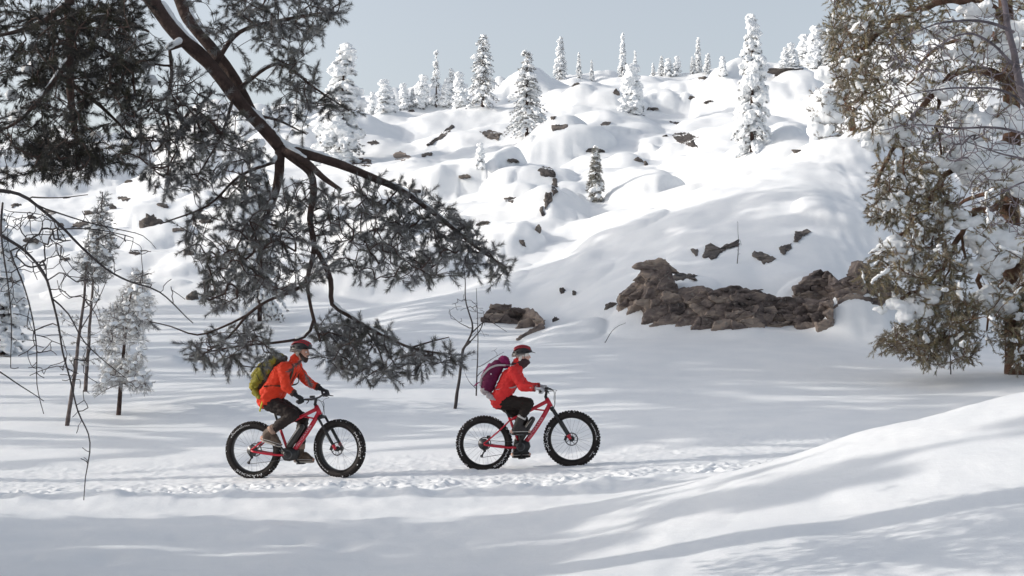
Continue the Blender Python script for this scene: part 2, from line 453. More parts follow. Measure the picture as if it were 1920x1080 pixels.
HX = np.array([-6, -1.5, 0, 1.4, 2.5, 3.6, 4.7, 8, 16.]); HZ = np.array([0, 0.0, .02, .32, .62, .95, 1.22, 1.7, 2.2])
HXf = np.linspace(-9, 16, 500); _k = np.exp(-0.5 * (np.arange(-40, 41) / 16.0) ** 2); HZf = np.convolve(np.pad(np.interp(HXf, HX, HZ), 40, mode='edge'), _k / _k.sum(), 'valid')
DENTS = [(195,1050,.16,.10,.06),(560,1018,.13,.08,.05),(640,1030,.14,.09,.05),(330,1008,.08,.05,.03),(470,1000,.07,.05,.02),(255,985,.09,.05,.02),(420,1012,.06,.04,.02),(60,1047,.05,.05,.03),(705,1012,.10,.05,.02)]
BUMPS = [(3.6+0.0, 0)]
def H(X, Y, fine=True):
    X = np.asarray(X, float).ravel(); Y = np.asarray(Y, float).ravel()
    Yc = np.maximum(Y, 1.0)
    wx = 0.9 * pnoise(p3(X, Y, 7.0), 3) ; wy = 0.9 * pnoise(p3(X, Y, 7.0), 4)
    u = np.clip(960 + FPX * X / np.maximum(Yc, 15.0), -1500, 3200)
    F = np.array([np.interp(Yc, _YS, p) for p in _PT])
    z = _cubic(u, F)
    z = np.where(Yc < 15, 0, z)
    # foreground drift rising to the right
    hx = np.interp(X + 0.5 * pnoise(p3(X, Y, 5.0), 9), HXf, HZf)
    hx = hx + 0.05 * fbm(p3(X, Y, 2.6), 2, 12) * sst(-1, 2, X)
    yc = 13.0 + 0.10 * (X - 3)
    g = np.where(Yc < yc, np.exp(-((Yc - yc) / 5.0) ** 2 * 0.9), np.exp(-((Yc - yc) / 2.3) ** 2))
    z = z + hx * g * sst(2.5, 6, Yc)
    far = sst(22, 27, Yc)
    # soft swells everywhere
    z = z + 0.10 * pnoise(p3(X, Y, 4.5), 1) * (0.30 + 0.70 * far) * sst(3, 8, Yc)
    z = z + 0.25 * pnoise(p3(X, Y, 11), 2) * far * sst(26, 40, Yc)
    # the packed trail, its ruts and the lumpy edge thrown up beside it
    e0 = 16.35 + 0.35 * pnoise(p3(X, 0 * X, 2.3), 21); e1 = 20.9 + 0.25 * pnoise(p3(X, 0 * X, 3.1), 22)
    z = z + (0.06 + 0.030 * np.clip(X + 3, -3, 7)) * sst(14.5, 17.5, Yc) * (1 - sst(22, 27, Yc))
    tr = sst(e0 - .25, e0 + .25, Yc) * (1 - sst(e1 - .3, e1 + .5, Yc))
    z = z - 0.07 * tr
    if fine:
        ck = fbm(p3(X, Y * 0.8, 0.30), 3, 31, 0.6)
        near_t = np.exp(-((Yc - 16.9) / 0.85) ** 2)
        z = z + tr * (0.012 + 0.036 * near_t) * np.maximum(ck, -0.35) + tr * (.018 + .034 * near_t) * np.abs(fbm(p3(X, Y, .13), 2, 33))
        be = np.exp(-((Yc - e0 + 0.35) / 0.45) ** 2) * (1 - sst(1.0, 3.0, X))
        z = z + be * (0.055 + 0.085 * np.maximum(fbm(p3(X, Y, 0.55), 3, 41), -0.2))
        z = z - 0.030 * tr * (np.exp(-((Yc - 19.02 - .05 * pnoise(p3(X, 0 * X, 3.), 23)) / .08) ** 2) + np.exp(-((Yc - 18.35 - .12 * pnoise(p3(X, 0 * X, 4.), 24)) / .08) ** 2) + .7 * np.exp(-((Yc - 17.7 - .15 * pnoise(p3(X, 0 * X, 5.), 25)) / .09) ** 2))
        nearfield = sst(3.0, 7.0, Yc) * (1 - sst(16.0, 16.6, Yc))
        z = z + nearfield * (0.034 * fbm(p3(X, Y, 0.9), 4, 51, 0.5) * (1 - 0.25 * sst(0.5, 3, X)))
        bank = sst(20.9, 22, Yc) * (1 - sst(27, 34, Yc))
        z = z + bank * 0.020 * fbm(p3(X, Y * 1.3, 1.6), 3, 52)
        for (du, dv, a, b, dep) in DENTS:
            dd = FPX * CAM_H / (dv - HOR); cx = (du - 960) / FPX * dd
            z = z - dep * np.exp(-((X - cx) / a) ** 2 - ((Y - dd) / (b * 2.2)) ** 2)
        # rounded snow caps over boulders on the hillside
        uu = 960 + FPX * X / np.maximum(Yc, 15.0)
        dome = sst(820, 1040, uu) * (1 - sst(1750, 1900, uu)) * sst(34, 37, Yc) * (1 - sst(49, 54, Yc))
        field = sst(44, 52, Yc) * (1 - dome) * (0.25 + 0.75 * sst(-0.15, 0.35, pnoise(p3(X, Y, 16.0), 61) + 0.25 * (1 - sst(1000, 1150, uu)) + 0.3 * sst(85, 100, Yc)))
        field = field * (1 - sst(150, 170, Yc))
        cx_ = 0.20 * fbm(p3(X, Y, 1.3), 3, 64); cy_ = 0.20 * fbm(p3(X, Y, 1.3), 3, 65)
        pl = pillows(X + wx + cx_, Y + wy + cy_, 7.5, 0.58, 1, 0.7, 2.3, 1.2, .5) + pillows(X + wx + cx_, Y + wy + cy_, 3.6, 0.45, 2, 0.3, 1.2, 1.2, .5) + pillows(X + .3 * wx, Y + .5 * cy_, 1.6, 0.25, 3, 0.10, 0.40, 1.3, .2)
        z = z + field * pl
        z = z + sst(44, 52, Yc) * (0.16 * fbm(p3(X, Y, 2.2), 3, 62) + .55 * fbm(p3(X * 1.3, Y, 7.0), 2, 63) * (1 - sst(120, 140, Yc))) * (1 - dome)
        # slumped folds and soft heaps on the big drift
        z = z + dome * (0.16 * fbm(p3(X, Y, 2.4), 3, 71) + 0.05 * fbm(p3(X * 2, Y * .5, 0.8), 2, 72) * sst(1500, 1600, uu))
        z = z + dome * 0.55 * pillows(X, Y, 2.2, 0.28, 7, 0.15, 0.5)
        # the heap slid down against the foot of the rock ledge
        for (hu, hY, a, b, hh) in ((1618, 35.2, 0.75, .8, 1.0), (1680, 35.6, .6, .8, .75), (1570, 35.0, .45, .5, .35), (1440, 34.9, 1.6, .5, .15), (310, 33.0, .75, .6, .35), (612, 31.6, .10, .10, .45), (1100, 44.2, .5, .4, .2)):
            hxx = (hu - 960) / FPX * hY
            z = z + hh * np.exp(-((X - hxx) / a) ** 2 - ((Y - hY) / b) ** 2) * (1 + 0.25 * pnoise(p3(X, Y, .45), 73))
    return z

def ground(x, y): return float(H([x], [y])[0])

# the sheet: rows spread by depth, columns dense where the photograph looks
_us = np.concatenate([-13000 + 11500 * np.linspace(0, 1, 30) ** 0.6, np.linspace(-1500, -80, 90)[1:], np.arange(-76, 2000, 4.0), np.linspace(2000, 3400, 90)[1:], 3400 + 11500 * np.linspace(0, 1, 30)[1:] ** 1.6])
_us = np.unique(_us)
_yy = np.concatenate([np.geomspace(2.5, 15.6, 150), np.linspace(15.6, 18.2, 80)[1:], np.linspace(18.2, 22, 70)[1:], np.geomspace(22, 34.5, 75)[1:], np.linspace(34.5, 39, 50)[1:], np.geomspace(39, 125, 235)[1:], np.geomspace(125, 400, 25)[1:]])
GY, GU = np.meshgrid(_yy, _us, indexing='ij')
GX = (GU - 960) / FPX * GY
GZ = H(GX, GY)
GZ2 = GZ.reshape(GX.shape)
GV = np.stack([GX.ravel(), GY.ravel(), GZ], -1)
_r, _c = GX.shape
_i = (np.arange(_r - 1)[:, None] * _c + np.arange(_c - 1)[None, :]).ravel()
GF = np.stack([_i, _i + 1, _i + _c + 1, _i + _c], -1)
tag(link('snow_ground', np_mesh('snow_ground', GV, GF, SNOW)), kind='structure')
# the same ground where the camera stands and behind it
bx = np.concatenate([GX[0], GX[0] * 1.0]); 
mbk = MB()
_xs = GX[0]; _zs = GZ.reshape(_r, _c)[0]
mbk.add(np.concatenate([np.stack([_xs, np.full(_c, 2.5), _zs], -1), np.stack([_xs * 4, np.full(_c, -60.), _zs * 0], -1)]), np.stack([np.arange(_c - 1), _c + np.arange(_c - 1), _c + np.arange(1, _c), np.arange(1, _c)], -1)[:, ::1])
tag(mbk.build('snow_clearing', SNOW), kind='structure')
def hit(u, v):
    """first place where the line of sight through (u, v) meets the snow"""
    k = int(np.clip(np.searchsorted(_us, u) - 1, 0, len(_us) - 2)); t = (u - _us[k]) / (_us[k + 1] - _us[k])
    zz = GZ2[:, k] * (1 - t) + GZ2[:, k + 1] * t
    e = zz - (CAM_H + (HOR - v) / FPX * _yy)
    b = np.where((e >= 0) & (_yy > 4))[0]
    if len(b) and b[0] > 0:
        i = b[0]; f = -e[i - 1] / (e[i] - e[i - 1] + 1e-12); f = min(max(f, 0), 1); Y = _yy[i - 1] + (_yy[i] - _yy[i - 1]) * f
    else:
        i = int(np.argmax(np.where(_yy < 150, e, -1e9))); Y = _yy[i]
    return np.array([(u - 960) / FPX * Y, Y, float(np.interp(Y, _yy, zz))])
# ------------------------------------------------------------------ growing trees
def inpoly(poly, n, r):
    poly = np.array(poly, float)
    lo = poly.min(0); hi = poly.max(0); out = []
    while len(out) < n:
        q = lo + (hi - lo) * r.rand(n * 2, 2)
        ins = np.zeros(len(q), bool); j = len(poly) - 1
        for i in range(len(poly)):
            a = poly[i]; b = poly[j]
            c = ((a[1] > q[:, 1]) != (b[1] > q[:, 1])) & (q[:, 0] < (b[0] - a[0]) * (q[:, 1] - a[1]) / (b[1] - a[1] + 1e-12) + a[0])
            ins ^= c; j = i
        out += list(q[ins])
    return np.array(out[:n])

def smooth_line(P, step):
    """Catmull-Rom through the points, resampled"""
    P = np.asarray(P, float)
    Q = np.concatenate([[2 * P[0] - P[1]], P, [2 * P[-1] - P[-2]]])
    out = []
    for i in range(len(P) - 1):
        n = max(2, int(np.linalg.norm(P[i + 1] - P[i]) / step))
        t = (np.arange(n) / n)[:, None]
        a, b, c, d = Q[i], Q[i + 1], Q[i + 2], Q[i + 3]
        out.append(0.5 * (2 * b + (c - a) * t + (2 * a - 5 * b + 4 * c - d) * t ** 2 + (3 * b - a - 3 * c + d) * t ** 3))
    out.append(P[-1:])
    return np.concatenate(out)

class Tree:
    """a skeleton of limbs, grown twig by twig towards the places where its shoots end"""
    def __init__(s, seed, step=0.06):
        s.r = np.random.RandomState(seed); s.step = step
        s.P = np.zeros((60000, 3)); s.par = np.full(60000, -1); s.fix = np.zeros(60000); s.n = 0
        s.chains = []; s.tips = []; s.w = np.zeros(60000)      # w: reluctance to sprout here
    def node(s, p, par, fix=0.0, w=0.0):
        i = s.n; s.P[i] = p; s.par[i] = par; s.fix[i] = fix; s.w[i] = w; s.n += 1; return i
    def limb(s, pts, r0, r1, join=True, wob=0.0, w0=0.0):
        L = smooth_line(pts, s.step)
        if wob: L[1:-1] += wob * np.stack([pnoise(L[1:-1] * 3.0, 5 + k) for k in range(3)], -1)
        par = -1; ch = []
        if join and s.n:
            par = int(np.argmin(((s.P[:s.n] - L[0]) ** 2).sum(1))); ch = [par]
            if np.linalg.norm(s.P[par] - L[0]) < 0.02: L = L[1:]
        rr = np.linspace(r0, r1, len(L))
        for k, p in enumerate(L):
            par = s.node(p, par, rr[k], w0); ch.append(par)
        s.chains.append(ch)
        return ch
    def grow(s, A, sag=0.15, curl=0.3, up=0.0, wmax=9):
        A = np.asarray(A, float)
        d = np.full(len(A), 1e9); near = np.zeros(len(A), int)
        for c0 in range(0, s.n, 400):
            D = ((A[:, None, :] - s.P[None, c0:min(s.n, c0 + 400)]) ** 2).sum(2)
            k = D.argmin(1); m = D[np.arange(len(A)), k]
            b = m < d; d[b] = m[b]; near[b] = k[b] + c0
        done = np.zeros(len(A), bool)
        for _ in range(len(A)):
            i = int(np.argmin(np.where(done, 1e9, d))); done[i] = True
            a = A[i]; j = near[i]; p = s.P[j]
            dist = math.sqrt(d[i])
            if dist < 0.03: continue
            n = max(2, int(dist / s.step))
            pj = s.par[j]; t0 = nrm(p - s.P[pj]) if pj >= 0 else nrm(a - p)
            c1 = p + (0.5 * t0 + 0.5 * nrm(a - p)) * dist * 0.4 + s.r.normal(size=3) * dist * curl * 0.3
            c2 = a - nrm(a - p) * dist * 0.3 + np.array([0, 0, sag * dist]) + s.r.normal(size=3) * dist * curl * 0.3
            t = (np.arange(1, n + 1) / n)[:, None]
            L = (1 - t) ** 3 * p + 3 * (1 - t) ** 2 * t * c1 + 3 * (1 - t) * t ** 2 * c2 + t ** 3 * a
            ch = [j]; par = j; n0 = s.n
            for q in L:
                par = s.node(q, par); ch.append(par)
            s.chains.append(ch); s.tips.append(par)
            new = s.P[n0:s.n]
            D = ((A[:, None, :] - new[None]) ** 2).sum(2) * 1.05
            k = D.argmin(1); m = D[np.arange(len(A)), k]; b = m < d
            d[b] = m[b]; near[b] = n0 + k[b]
        return s
    def radii(s, tip=0.0025, ex=2.4):
        acc = np.zeros(s.n); rad = np.zeros(s.n)
        for i in range(s.n - 1, -1, -1):
            r = tip if acc[i] == 0 else acc[i] ** (1 / ex)
            if s.fix[i]: r = max(s.fix[i], min(r, s.fix[i] * 1.1))
            rad[i] = r
            if s.par[i] >= 0: acc[s.par[i]] += r ** ex * 0.97
        s.rad = rad; return s
    def wood(s, name, mats, parent, cut=None, maxr=1.0):
        """the limbs as one surface"""
        mb = MB()
        for ch in s.chains:
            if len(ch) < 2: continue
            P = s.P[ch]; r = s.rad[ch].copy()
            if len(ch) > 1: r[0] = min(r[0], r[1] * 1.05)
            th = r.max()
            if th > .02: r = r * (1 + .10 * fbm(P * 7.0, 2, 77)); P = P + (th * .22 * np.stack([pnoise(P * 2.6, 80 + k) for k in range(3)], -1) if th < .15 else 0)
            mb.tube(P, r, 4 if th < 0.008 else (6 if th < 0.03 else 12), cap=th > 0.02)
        V, F = mb.arrays()
        return link(name, np_mesh(name, V, F, mats), parent)

def shoots(T, r, ln, per, spread=0.75, droop=0.0, back=0.12):
    """(base, tip) of the needle shoots at the ends of the twigs"""
    tips = np.array(T.tips); D = nrm(T.P[tips] - T.P[T.par[tips]])
    B = []; E = []
    for k in range(per):
        d = D if k == 0 else nrm(D + r.normal(size=D.shape) * spread)
        d = nrm(d + np.array([0, 0, -droop]))
        off = 0 if k == 0 else r.rand(len(tips), 1) * back
        b = T.P[tips] - D * off
        l = ln * (0.7 + 0.6 * r.rand(len(tips), 1))
        B.append(b); E.append(b + d * l)
    return np.concatenate(B), np.concatenate(E)

def needles(B, E, r, num, nl, nw, cols, frost, ang=0.8, frost_col=(0.62, 0.63, 0.64)):
    """one sliver per needle, set round each shoot; frost whitens the outer end of some of them"""
    n = len(B); D = nrm(E - B); L = np.linalg.norm(E - B, axis=1)
    a = nrm(np.cross(D, np.array([0.3, 0.5, 0.81]))); b = np.cross(D, a)
    th = r.rand(n, num) * 2 * math.pi; t = r.rand(n, num) ** 0.8
    base = B[:, None, :] + (E - B)[:, None, :] * t[..., None]
    rad = np.cos(th)[..., None] * a[:, None, :] + np.sin(th)[..., None] * b[:, None, :]
    al = ang * (0.6 + 0.7 * r.rand(n, num))[..., None] * (1 - 0.35 * t[..., None])
    d = np.cos(al) * D[:, None, :] + np.sin(al) * rad
    side = nrm(np.cross(d, r.normal(size=(n, num, 3))))
    ln = (nl * (0.7 + 0.5 * r.rand(n, num)))[..., None]
    v0 = base - side * nw * 0.5; v1 = base + side * nw * 0.5; v2 = base + d * ln
    V = np.stack([v0, v1, v2], 2).reshape(-1, 3)
    F = np.arange(n * num * 3).reshape(-1, 3)
    cols = np.array(cols)
    c = cols[r.randint(0, len(cols), n)] * (0.7 + 0.6 * r.rand(n, 1))
    c = np.repeat(c[:, None, :], num, 1) * (0.75 + 0.5 * r.rand(n, num, 1))
    fr = np.clip(frost * (0.3 + 1.4 * r.rand(n, 1)) * (0.4 + 1.2 * r.rand(n, num)), 0, 1)[..., None]
    fc = np.array(frost_col)
    cb = c * (1 - 0.5 * fr) + fc * 0.5 * fr; ct = c * (1 - fr) + fc * fr
    C = np.stack([cb, cb, ct], 2).reshape(-1, 3)
    return V, F, C

def needle_obj(name, parts, parent):
    V = np.concatenate([p[0] for p in parts]); C = np.concatenate([p[2] for p in parts])
    F = []; k = 0
    for p in parts:
        F.append(p[1] + k); k += len(p[0])
    o = link(name, np_mesh(name, V, np.concatenate(F), NEEDLE, False, {'tint': C}), parent)
    o['kind'] = 'stuff'
    return o

def snow_blobs(name, C, Rr, parent, voxel=None, seed=0, flat=0.7, lump=0.25, smooth=4, D=None):
    """soft lumps of snow; those that touch run together"""
    mb = MB(); r = np.random.RandomState(seed)
    for i_, (c, q) in enumerate(zip(C, Rr)):
        q = np.broadcast_to(np.asarray(q, float), (3,)) if np.ndim(q) else np.array([q * (0.85 + .4 * r.rand()), q * (0.85 + .4 * r.rand()), q * flat])
        if D is None: rot = Matrix.Rotation(r.rand() * 6.3, 3, 'Z')
        else:
            a_ = nrm(D[i_]); b_ = nrm(np.cross([0, 0, 1.], a_) + 1e-6); rot = np.stack([a_, b_, np.cross(a_, b_)], -1)
        mb.ball(c, q, 10, rot)
    if voxel is None:
        V, F = mb.arrays(); N = None
        me = mb.mesh(name, SNOWB)
    else:
        me = remesh(mb, voxel, smooth); me.materials.clear(); me.materials.append(SNOWB)
        V = get_v(me); N = get_n(me); s = float(np.mean(np.ravel(Rr)))
        V = V + N * (lump * s * fbm(V / (s * 1.1), 2, 5 + seed))[:, None]
        set_v(me, V)
    o = link(name, me, parent)
    if len(C) > 1: o['kind'] = 'stuff'
    return o

def limb_snow(T, parent, rmin, seed, thick=0.5, keep=0.6, voxel=0.012, zmax=1e9, rmax=9):
    """ridges of snow lying along the tops of the limbs"""
    mb = MB(); r = np.random.RandomState(seed)
    for ch in T.chains:
        P = T.P[ch]; q = T.rad[ch]
        if q.max() < rmin or len(ch) < 4: continue
        on = pnoise(P * 2.2, 90 + seed) > (1 - 2 * keep) * 0.35
        for i in range(len(ch) - 1):
            if on[i] and q[i] > rmin and q[i] < rmax and P[i][2] < zmax:
                d = nrm(P[i + 1] - P[i])
                if abs(d[2]) > 0.93: continue
                u = nrm(np.array([0, 0, 1.]) - d * d[2])
                w = q[i] * 0.72 + 0.004
                mb.cone(P[i] + u * q[i] * 0.80, w * thick + .004, P[i + 1] + u * q[i + 1] * 0.80, w * thick + .004, 8)
    if not mb.n: return None
    me = remesh(mb, voxel, 3); me.materials.append(SNOWB)
    V = get_v(me); N = get_n(me)
    set_v(me, V + N * (0.007 * fbm(V / .05, 2, seed))[:, None])
    o = link('limb_snow', me, parent)
    o['kind'] = 'stuff'
    return o

# ------------------------------------------------------------------ the old pine leaning in over the trail
def PX(d, *uv): return np.array([px(u, v, d if np.ndim(d) == 0 else d[k]) for k, (u, v) in enumerate(uv)])

def overhanging_pine():
    base = np.array([-5.3, 10.4, ground(-5.3, 10.4) - 0.15])
    root = empty('pine_tree', base)
    T = Tree(3, 0.05)
    T.limb([base, (-5.25, 10.4, 2.5), (-5.15, 10.35, 5.2), (-5.1, 10.3, 8), (-4.9, 10.3, 11), (-4.8, 10.2, 13.5)], 0.24, 0.06, w0=0)
    A = [(-5.12, 10.32, 6.9), (-4.3, 10.1, 6.1), (-3.3, 9.8, 5.0)] + list(PX(9.6, (262, -30), (330, 60), (400, 130), (470, 215), (525, 277)))
    T.limb(A, 0.076, 0.041)
    T.limb([(-3.3, 9.75, 5.0)] + list(PX(9.75, (300, -50), (352, 35), (400, 95), (440, 150), (480, 222))), 0.050, 0.036)
    T.limb(PX([9.6, 9.6, 9.6, 9.65, 9.7, 9.7, 9.7, 9.75], (527, 278), (570, 287), (630, 306), (695, 332), (760, 362), (830, 412), (892, 462), (950, 503)), 0.036, 0.006)
    T.limb(PX([9.6, 9.5, 9.45, 9.4], (530, 280), (570, 300), (605, 332), (640, 356)), 0.034, 0.013)
    T.limb(PX([9.6, 9.6, 9.6, 9.5, 9.5], (523, 279), (524, 320), (514, 370), (500, 402), (470, 450)), 0.035, 0.010)
    T.limb(PX([9.6, 9.5, 9.45, 9.4, 9.4, 9.4, 9.4, 9.4, 9.4], (535, 285), (580, 322), (588, 362), (581, 410), (590, 462), (577, 522), (580, 562), (588, 600), (600, 640)), 0.030, 0.008)
    T.limb(PX(9.4, (590, 462), (602, 482), (620, 525), (623, 570), (655, 592), (705, 622), (770, 652), (835, 664)), 0.020, 0.005)
    T.limb(PX([9.4, 9.35, 9.3, 9.3, 9.3, 9.3], (577, 530), (545, 548), (505, 562), (465, 590), (430, 630), (380, 665)), 0.014, 0.005)
    T.limb(PX([9.4, 9.4, 9.4, 9.4, 9.4], (590, 605), (570, 632), (520, 642), (440, 650), (355, 668)), 0.012, 0.004)
    T.limb(PX(9.35, (465, 590), (420, 612), (370, 628), (320, 612), (282, 603)), 0.009, 0.003)
    T.limb(PX([9.4, 9.45, 9.5, 9.5], (623, 570), (680, 612), (712, 660), (722, 700)), 0.009, 0.004)
    T.limb(PX([9.4, 9.4, 9.4], (770, 652), (810, 640), (842, 632)), 0.006, 0.003)
    T.limb(PX([9.5, 9.5, 9.5, 9.5, 9.5], (318, 92), (322, 140), (312, 200), (318, 250), (315, 320)), 0.014, 0.005)
    T.limb(PX([9.6, 9.3, 9.2, 9.1], (440, 175), (420, 240), (395, 290), (370, 330)), 0.012, 0.004)
    T.limb(PX([9.6, 9.7, 9.75, 9.8], (400, 125), (450, 60), (540, 35), (615, 22)), 0.018, 0.006)
    T.limb(PX([9.6, 9.8, 9.9, 9.9], (440, 172), (520, 120), (590, 165), (655, 208)), 0.016, 0.005)
    T.limb(PX([9.6, 9.7, 9.8], (470, 215), (520, 225), (575, 252)), 0.012, 0.004)
    T.limb(PX([9.6, 9.4, 9.3, 9.2], (525, 300), (450, 330), (390, 385), (300, 420)), 0.012, 0.004)
    # second limb, with the dense dark spray at the upper left
    T.limb([(-5.15, 10.35, 5.6), (-4.2, 9.6, 5.2), (-3.3, 9.0, 4.6)] + list(PX(8.8, (118, -40), (128, 50), (134, 150), (140, 250))), 0.07, 0.02)
    T.limb(PX([8.8, 8.8, 8.7], (125, 10), (60, 50), (-20, 70)), 0.025, 0.008)
    T.limb(PX([8.8, 8.8, 8.9], (128, 60), (200, 30), (280, 60)), 0.02, 0.008)
    T.limb(PX([8.8, 8.7, 8.6, 8.6], (132, 110), (80, 180), (30, 230), (-20, 250)), 0.02, 0.006)
    T.limb(PX([8.8, 8.9, 9.0], (136, 160), (190, 200), (250, 260)), 0.016, 0.006)
    r = T.r
    def pts(poly, n, d, sp):
        q = inpoly(poly, n, r)
        return np.array([px(a, b, d + sp * r.normal() * 0.5) for a, b in q])
    A1 = [pts([(660, 342), (740, 335), (850, 392), (930, 470), (975, 508), (930, 535), (860, 500), (800, 470), (740, 430), (680, 390)], 250, 9.7, 0.35),
          pts([(330, 430), (420, 345), (500, 335), (560, 335), (640, 365), (720, 405), (790, 470), (860, 515), (780, 530), (700, 525), (640, 500), (600, 520), (560, 552), (500, 545), (440, 560), (390, 590), (380, 520), (340, 450)], 560, 9.45, 0.8),
          pts([(345, 645), (400, 625), (470, 610), (520, 640), (500, 690), (440, 698), (400, 682), (350, 672)], 95, 9.35, 0.4),
          pts([(600, 590), (680, 606), (760, 642), (850, 655), (865, 678), (760, 712), (690, 712), (620, 690), (596, 640)], 215, 9.4, 0.45),
          np.array([px(a, b, 9.4) for a, b in ((845, 630), (830, 638), (868, 668), (855, 672), (700, 712), (722, 708), (575, 706), (640, 690), (270, 600), (285, 606), (360, 680), (560, 680), (600, 668))]),
          pts([(430, -10), (640, -10), (638, 28), (600, 70), (560, 60), (600, 150), (668, 208), (640, 222), (570, 190), (520, 130), (470, 60)], 240, 9.8, 0.6),
          pts([(330, 0), (440, 0), (470, 120), (560, 200), (575, 262), (520, 240), (450, 130)], 60, 9.7, 0.5),
          pts([(250, 250), (300, 180), (380, 190), (480, 300), (470, 352), (400, 350), (330, 372), (270, 340)], 190, 9.3, 0.6),
          pts([(200, 60), (330, 110), (420, 220), (430, 300), (330, 250), (230, 200)], 100, 9.2, 0.7),
          pts([(330, 120), (430, 190), (520, 290), (480, 300), (400, 230)], 35, 9.4, 0.3)]
    dark = [pts([(-60, -40), (310, -40), (300, 60), (260, 200), (280, 330), (220, 320), (150, 335), (130, 352), (85, 330), (60, 250), (30, 340), (-60, 360)], 380, 8.8, 0.9),
            pts([(60, 20), (240, 10), (250, 200), (150, 230), (60, 150)], 190, 8.9, 0.9),
            pts([(40, 265), (140, 250), (220, 300), (150, 330), (60, 330)], 90, 8.7, 0.4)]
    T.grow(np.concatenate(A1), sag=0.12, curl=0.38)
    n_front = len(T.tips)
    T.grow(np.concatenate(dark), sag=0.1, curl=0.4)
    n_dark = len(T.tips)
    # bare dangling twigs below the limb
    T.grow(np.concatenate([pts([(290, 120), (420, 150), (500, 290), (470, 350), (340, 340), (270, 230)], 120, 9.35, 0.6), pts([(430, 330), (560, 330), (640, 420), (600, 560), (450, 580)], 70, 9.3, .6), pts([(20, 60), (300, 80), (320, 300), (60, 320)], 90, 8.8, .8)]), sag=0.18, curl=0.5)
    del T.tips[n_dark:]
    # the rest of the crown, above and beside the picture
    up = np.array([-4.8, 10.3, 9.0]) + nrm(r.normal(size=(420, 3))) * np.array([2.6, 2.6, 4.0]) * (r.rand(420, 1) ** 0.4)
    up = up[up[:, 2] > 5.2]
    T.step = 0.18
    T.grow(up, sag=0.05, curl=0.3)
    T.radii(0.0024, 2.5)
    T.wood('trunk', BARK, root)
    tips = list(T.tips)
    T.tips = tips[:n_front]; bare = r.rand(len(T.tips)) < .10; T.tips = [t for t, k in zip(T.tips, bare) if not k]
    B, E = shoots(T, r, 0.080, 2, 0.7, 0.1, 0.07)
    fr = needles(B, E, r, 105, 0.037, 0.0025, [(0.040, 0.036, 0.026), (0.030, 0.027, 0.024), (0.055, 0.050, 0.030), (0.044, 0.034, 0.030)], 0.32, 1.0)
    T.tips = tips[n_front:n_dark]; B, E = shoots(T, r, 0.080, 3, 0.8, 0.1, 0.10)
    dk = needles(B, E, r, 70, 0.040, 0.0029, [(0.030, 0.026, 0.020), (0.024, 0.022, 0.020), (0.036, 0.034, 0.020)], 0.05, 0.9)  # backlit look of this spray is put into the darker needle tint
    T.tips = tips[n_dark:]; B, E = shoots(T, r, 0.3, 5, 0.9, 0.0, 0.5)
    cr = needles(B, E, r, 26, 0.13, 0.022, [(0.035, 0.040, 0.024), (0.045, 0.045, 0.03)], 0.12, 0.9)
    needle_obj('crown', [fr, dk, cr], root)
    limb_snow(T, root, 0.011, 4, 0.55, 0.62, 0.011, zmax=5.2)
    # pads of snow caught in the fork and in the dark spray
    C = []; Q = []
    for k in range(26):
        u, v = r.uniform(20, 290), r.uniform(0, 300) ** 1.0 * (0.9)
        C.append(px(u, v, 8.9 + .5 * r.rand())); q = r.uniform(.02, .05); Q.append(np.array([q * 1.6, q * 1.2, q]))
    snow_blobs('snow_pad', C, Q, root, 0.014, 3, lump=0.3)
    rot = root.matrix_basis.inverted()
    for ch in list(root.children): ch.location = -Vector(base)
    tag(root, 'old pine leaning in over the trail with long drooping frosted boughs', 'tree')
overhanging_pine()
# ------------------------------------------------------------------ snow-laden spruces
def copy_tree(src, loc, rz, sc, lean=(0, 0)):
    c = src.copy(); COL.objects.link(c)
    c.location = loc; c.rotation_euler = (lean[0], lean[1], rz); c.scale = sc if np.ndim(sc) else (sc, sc, sc)
    for ch in src.children:
        d = ch.copy(); COL.objects.link(d); d.parent = c
    return c

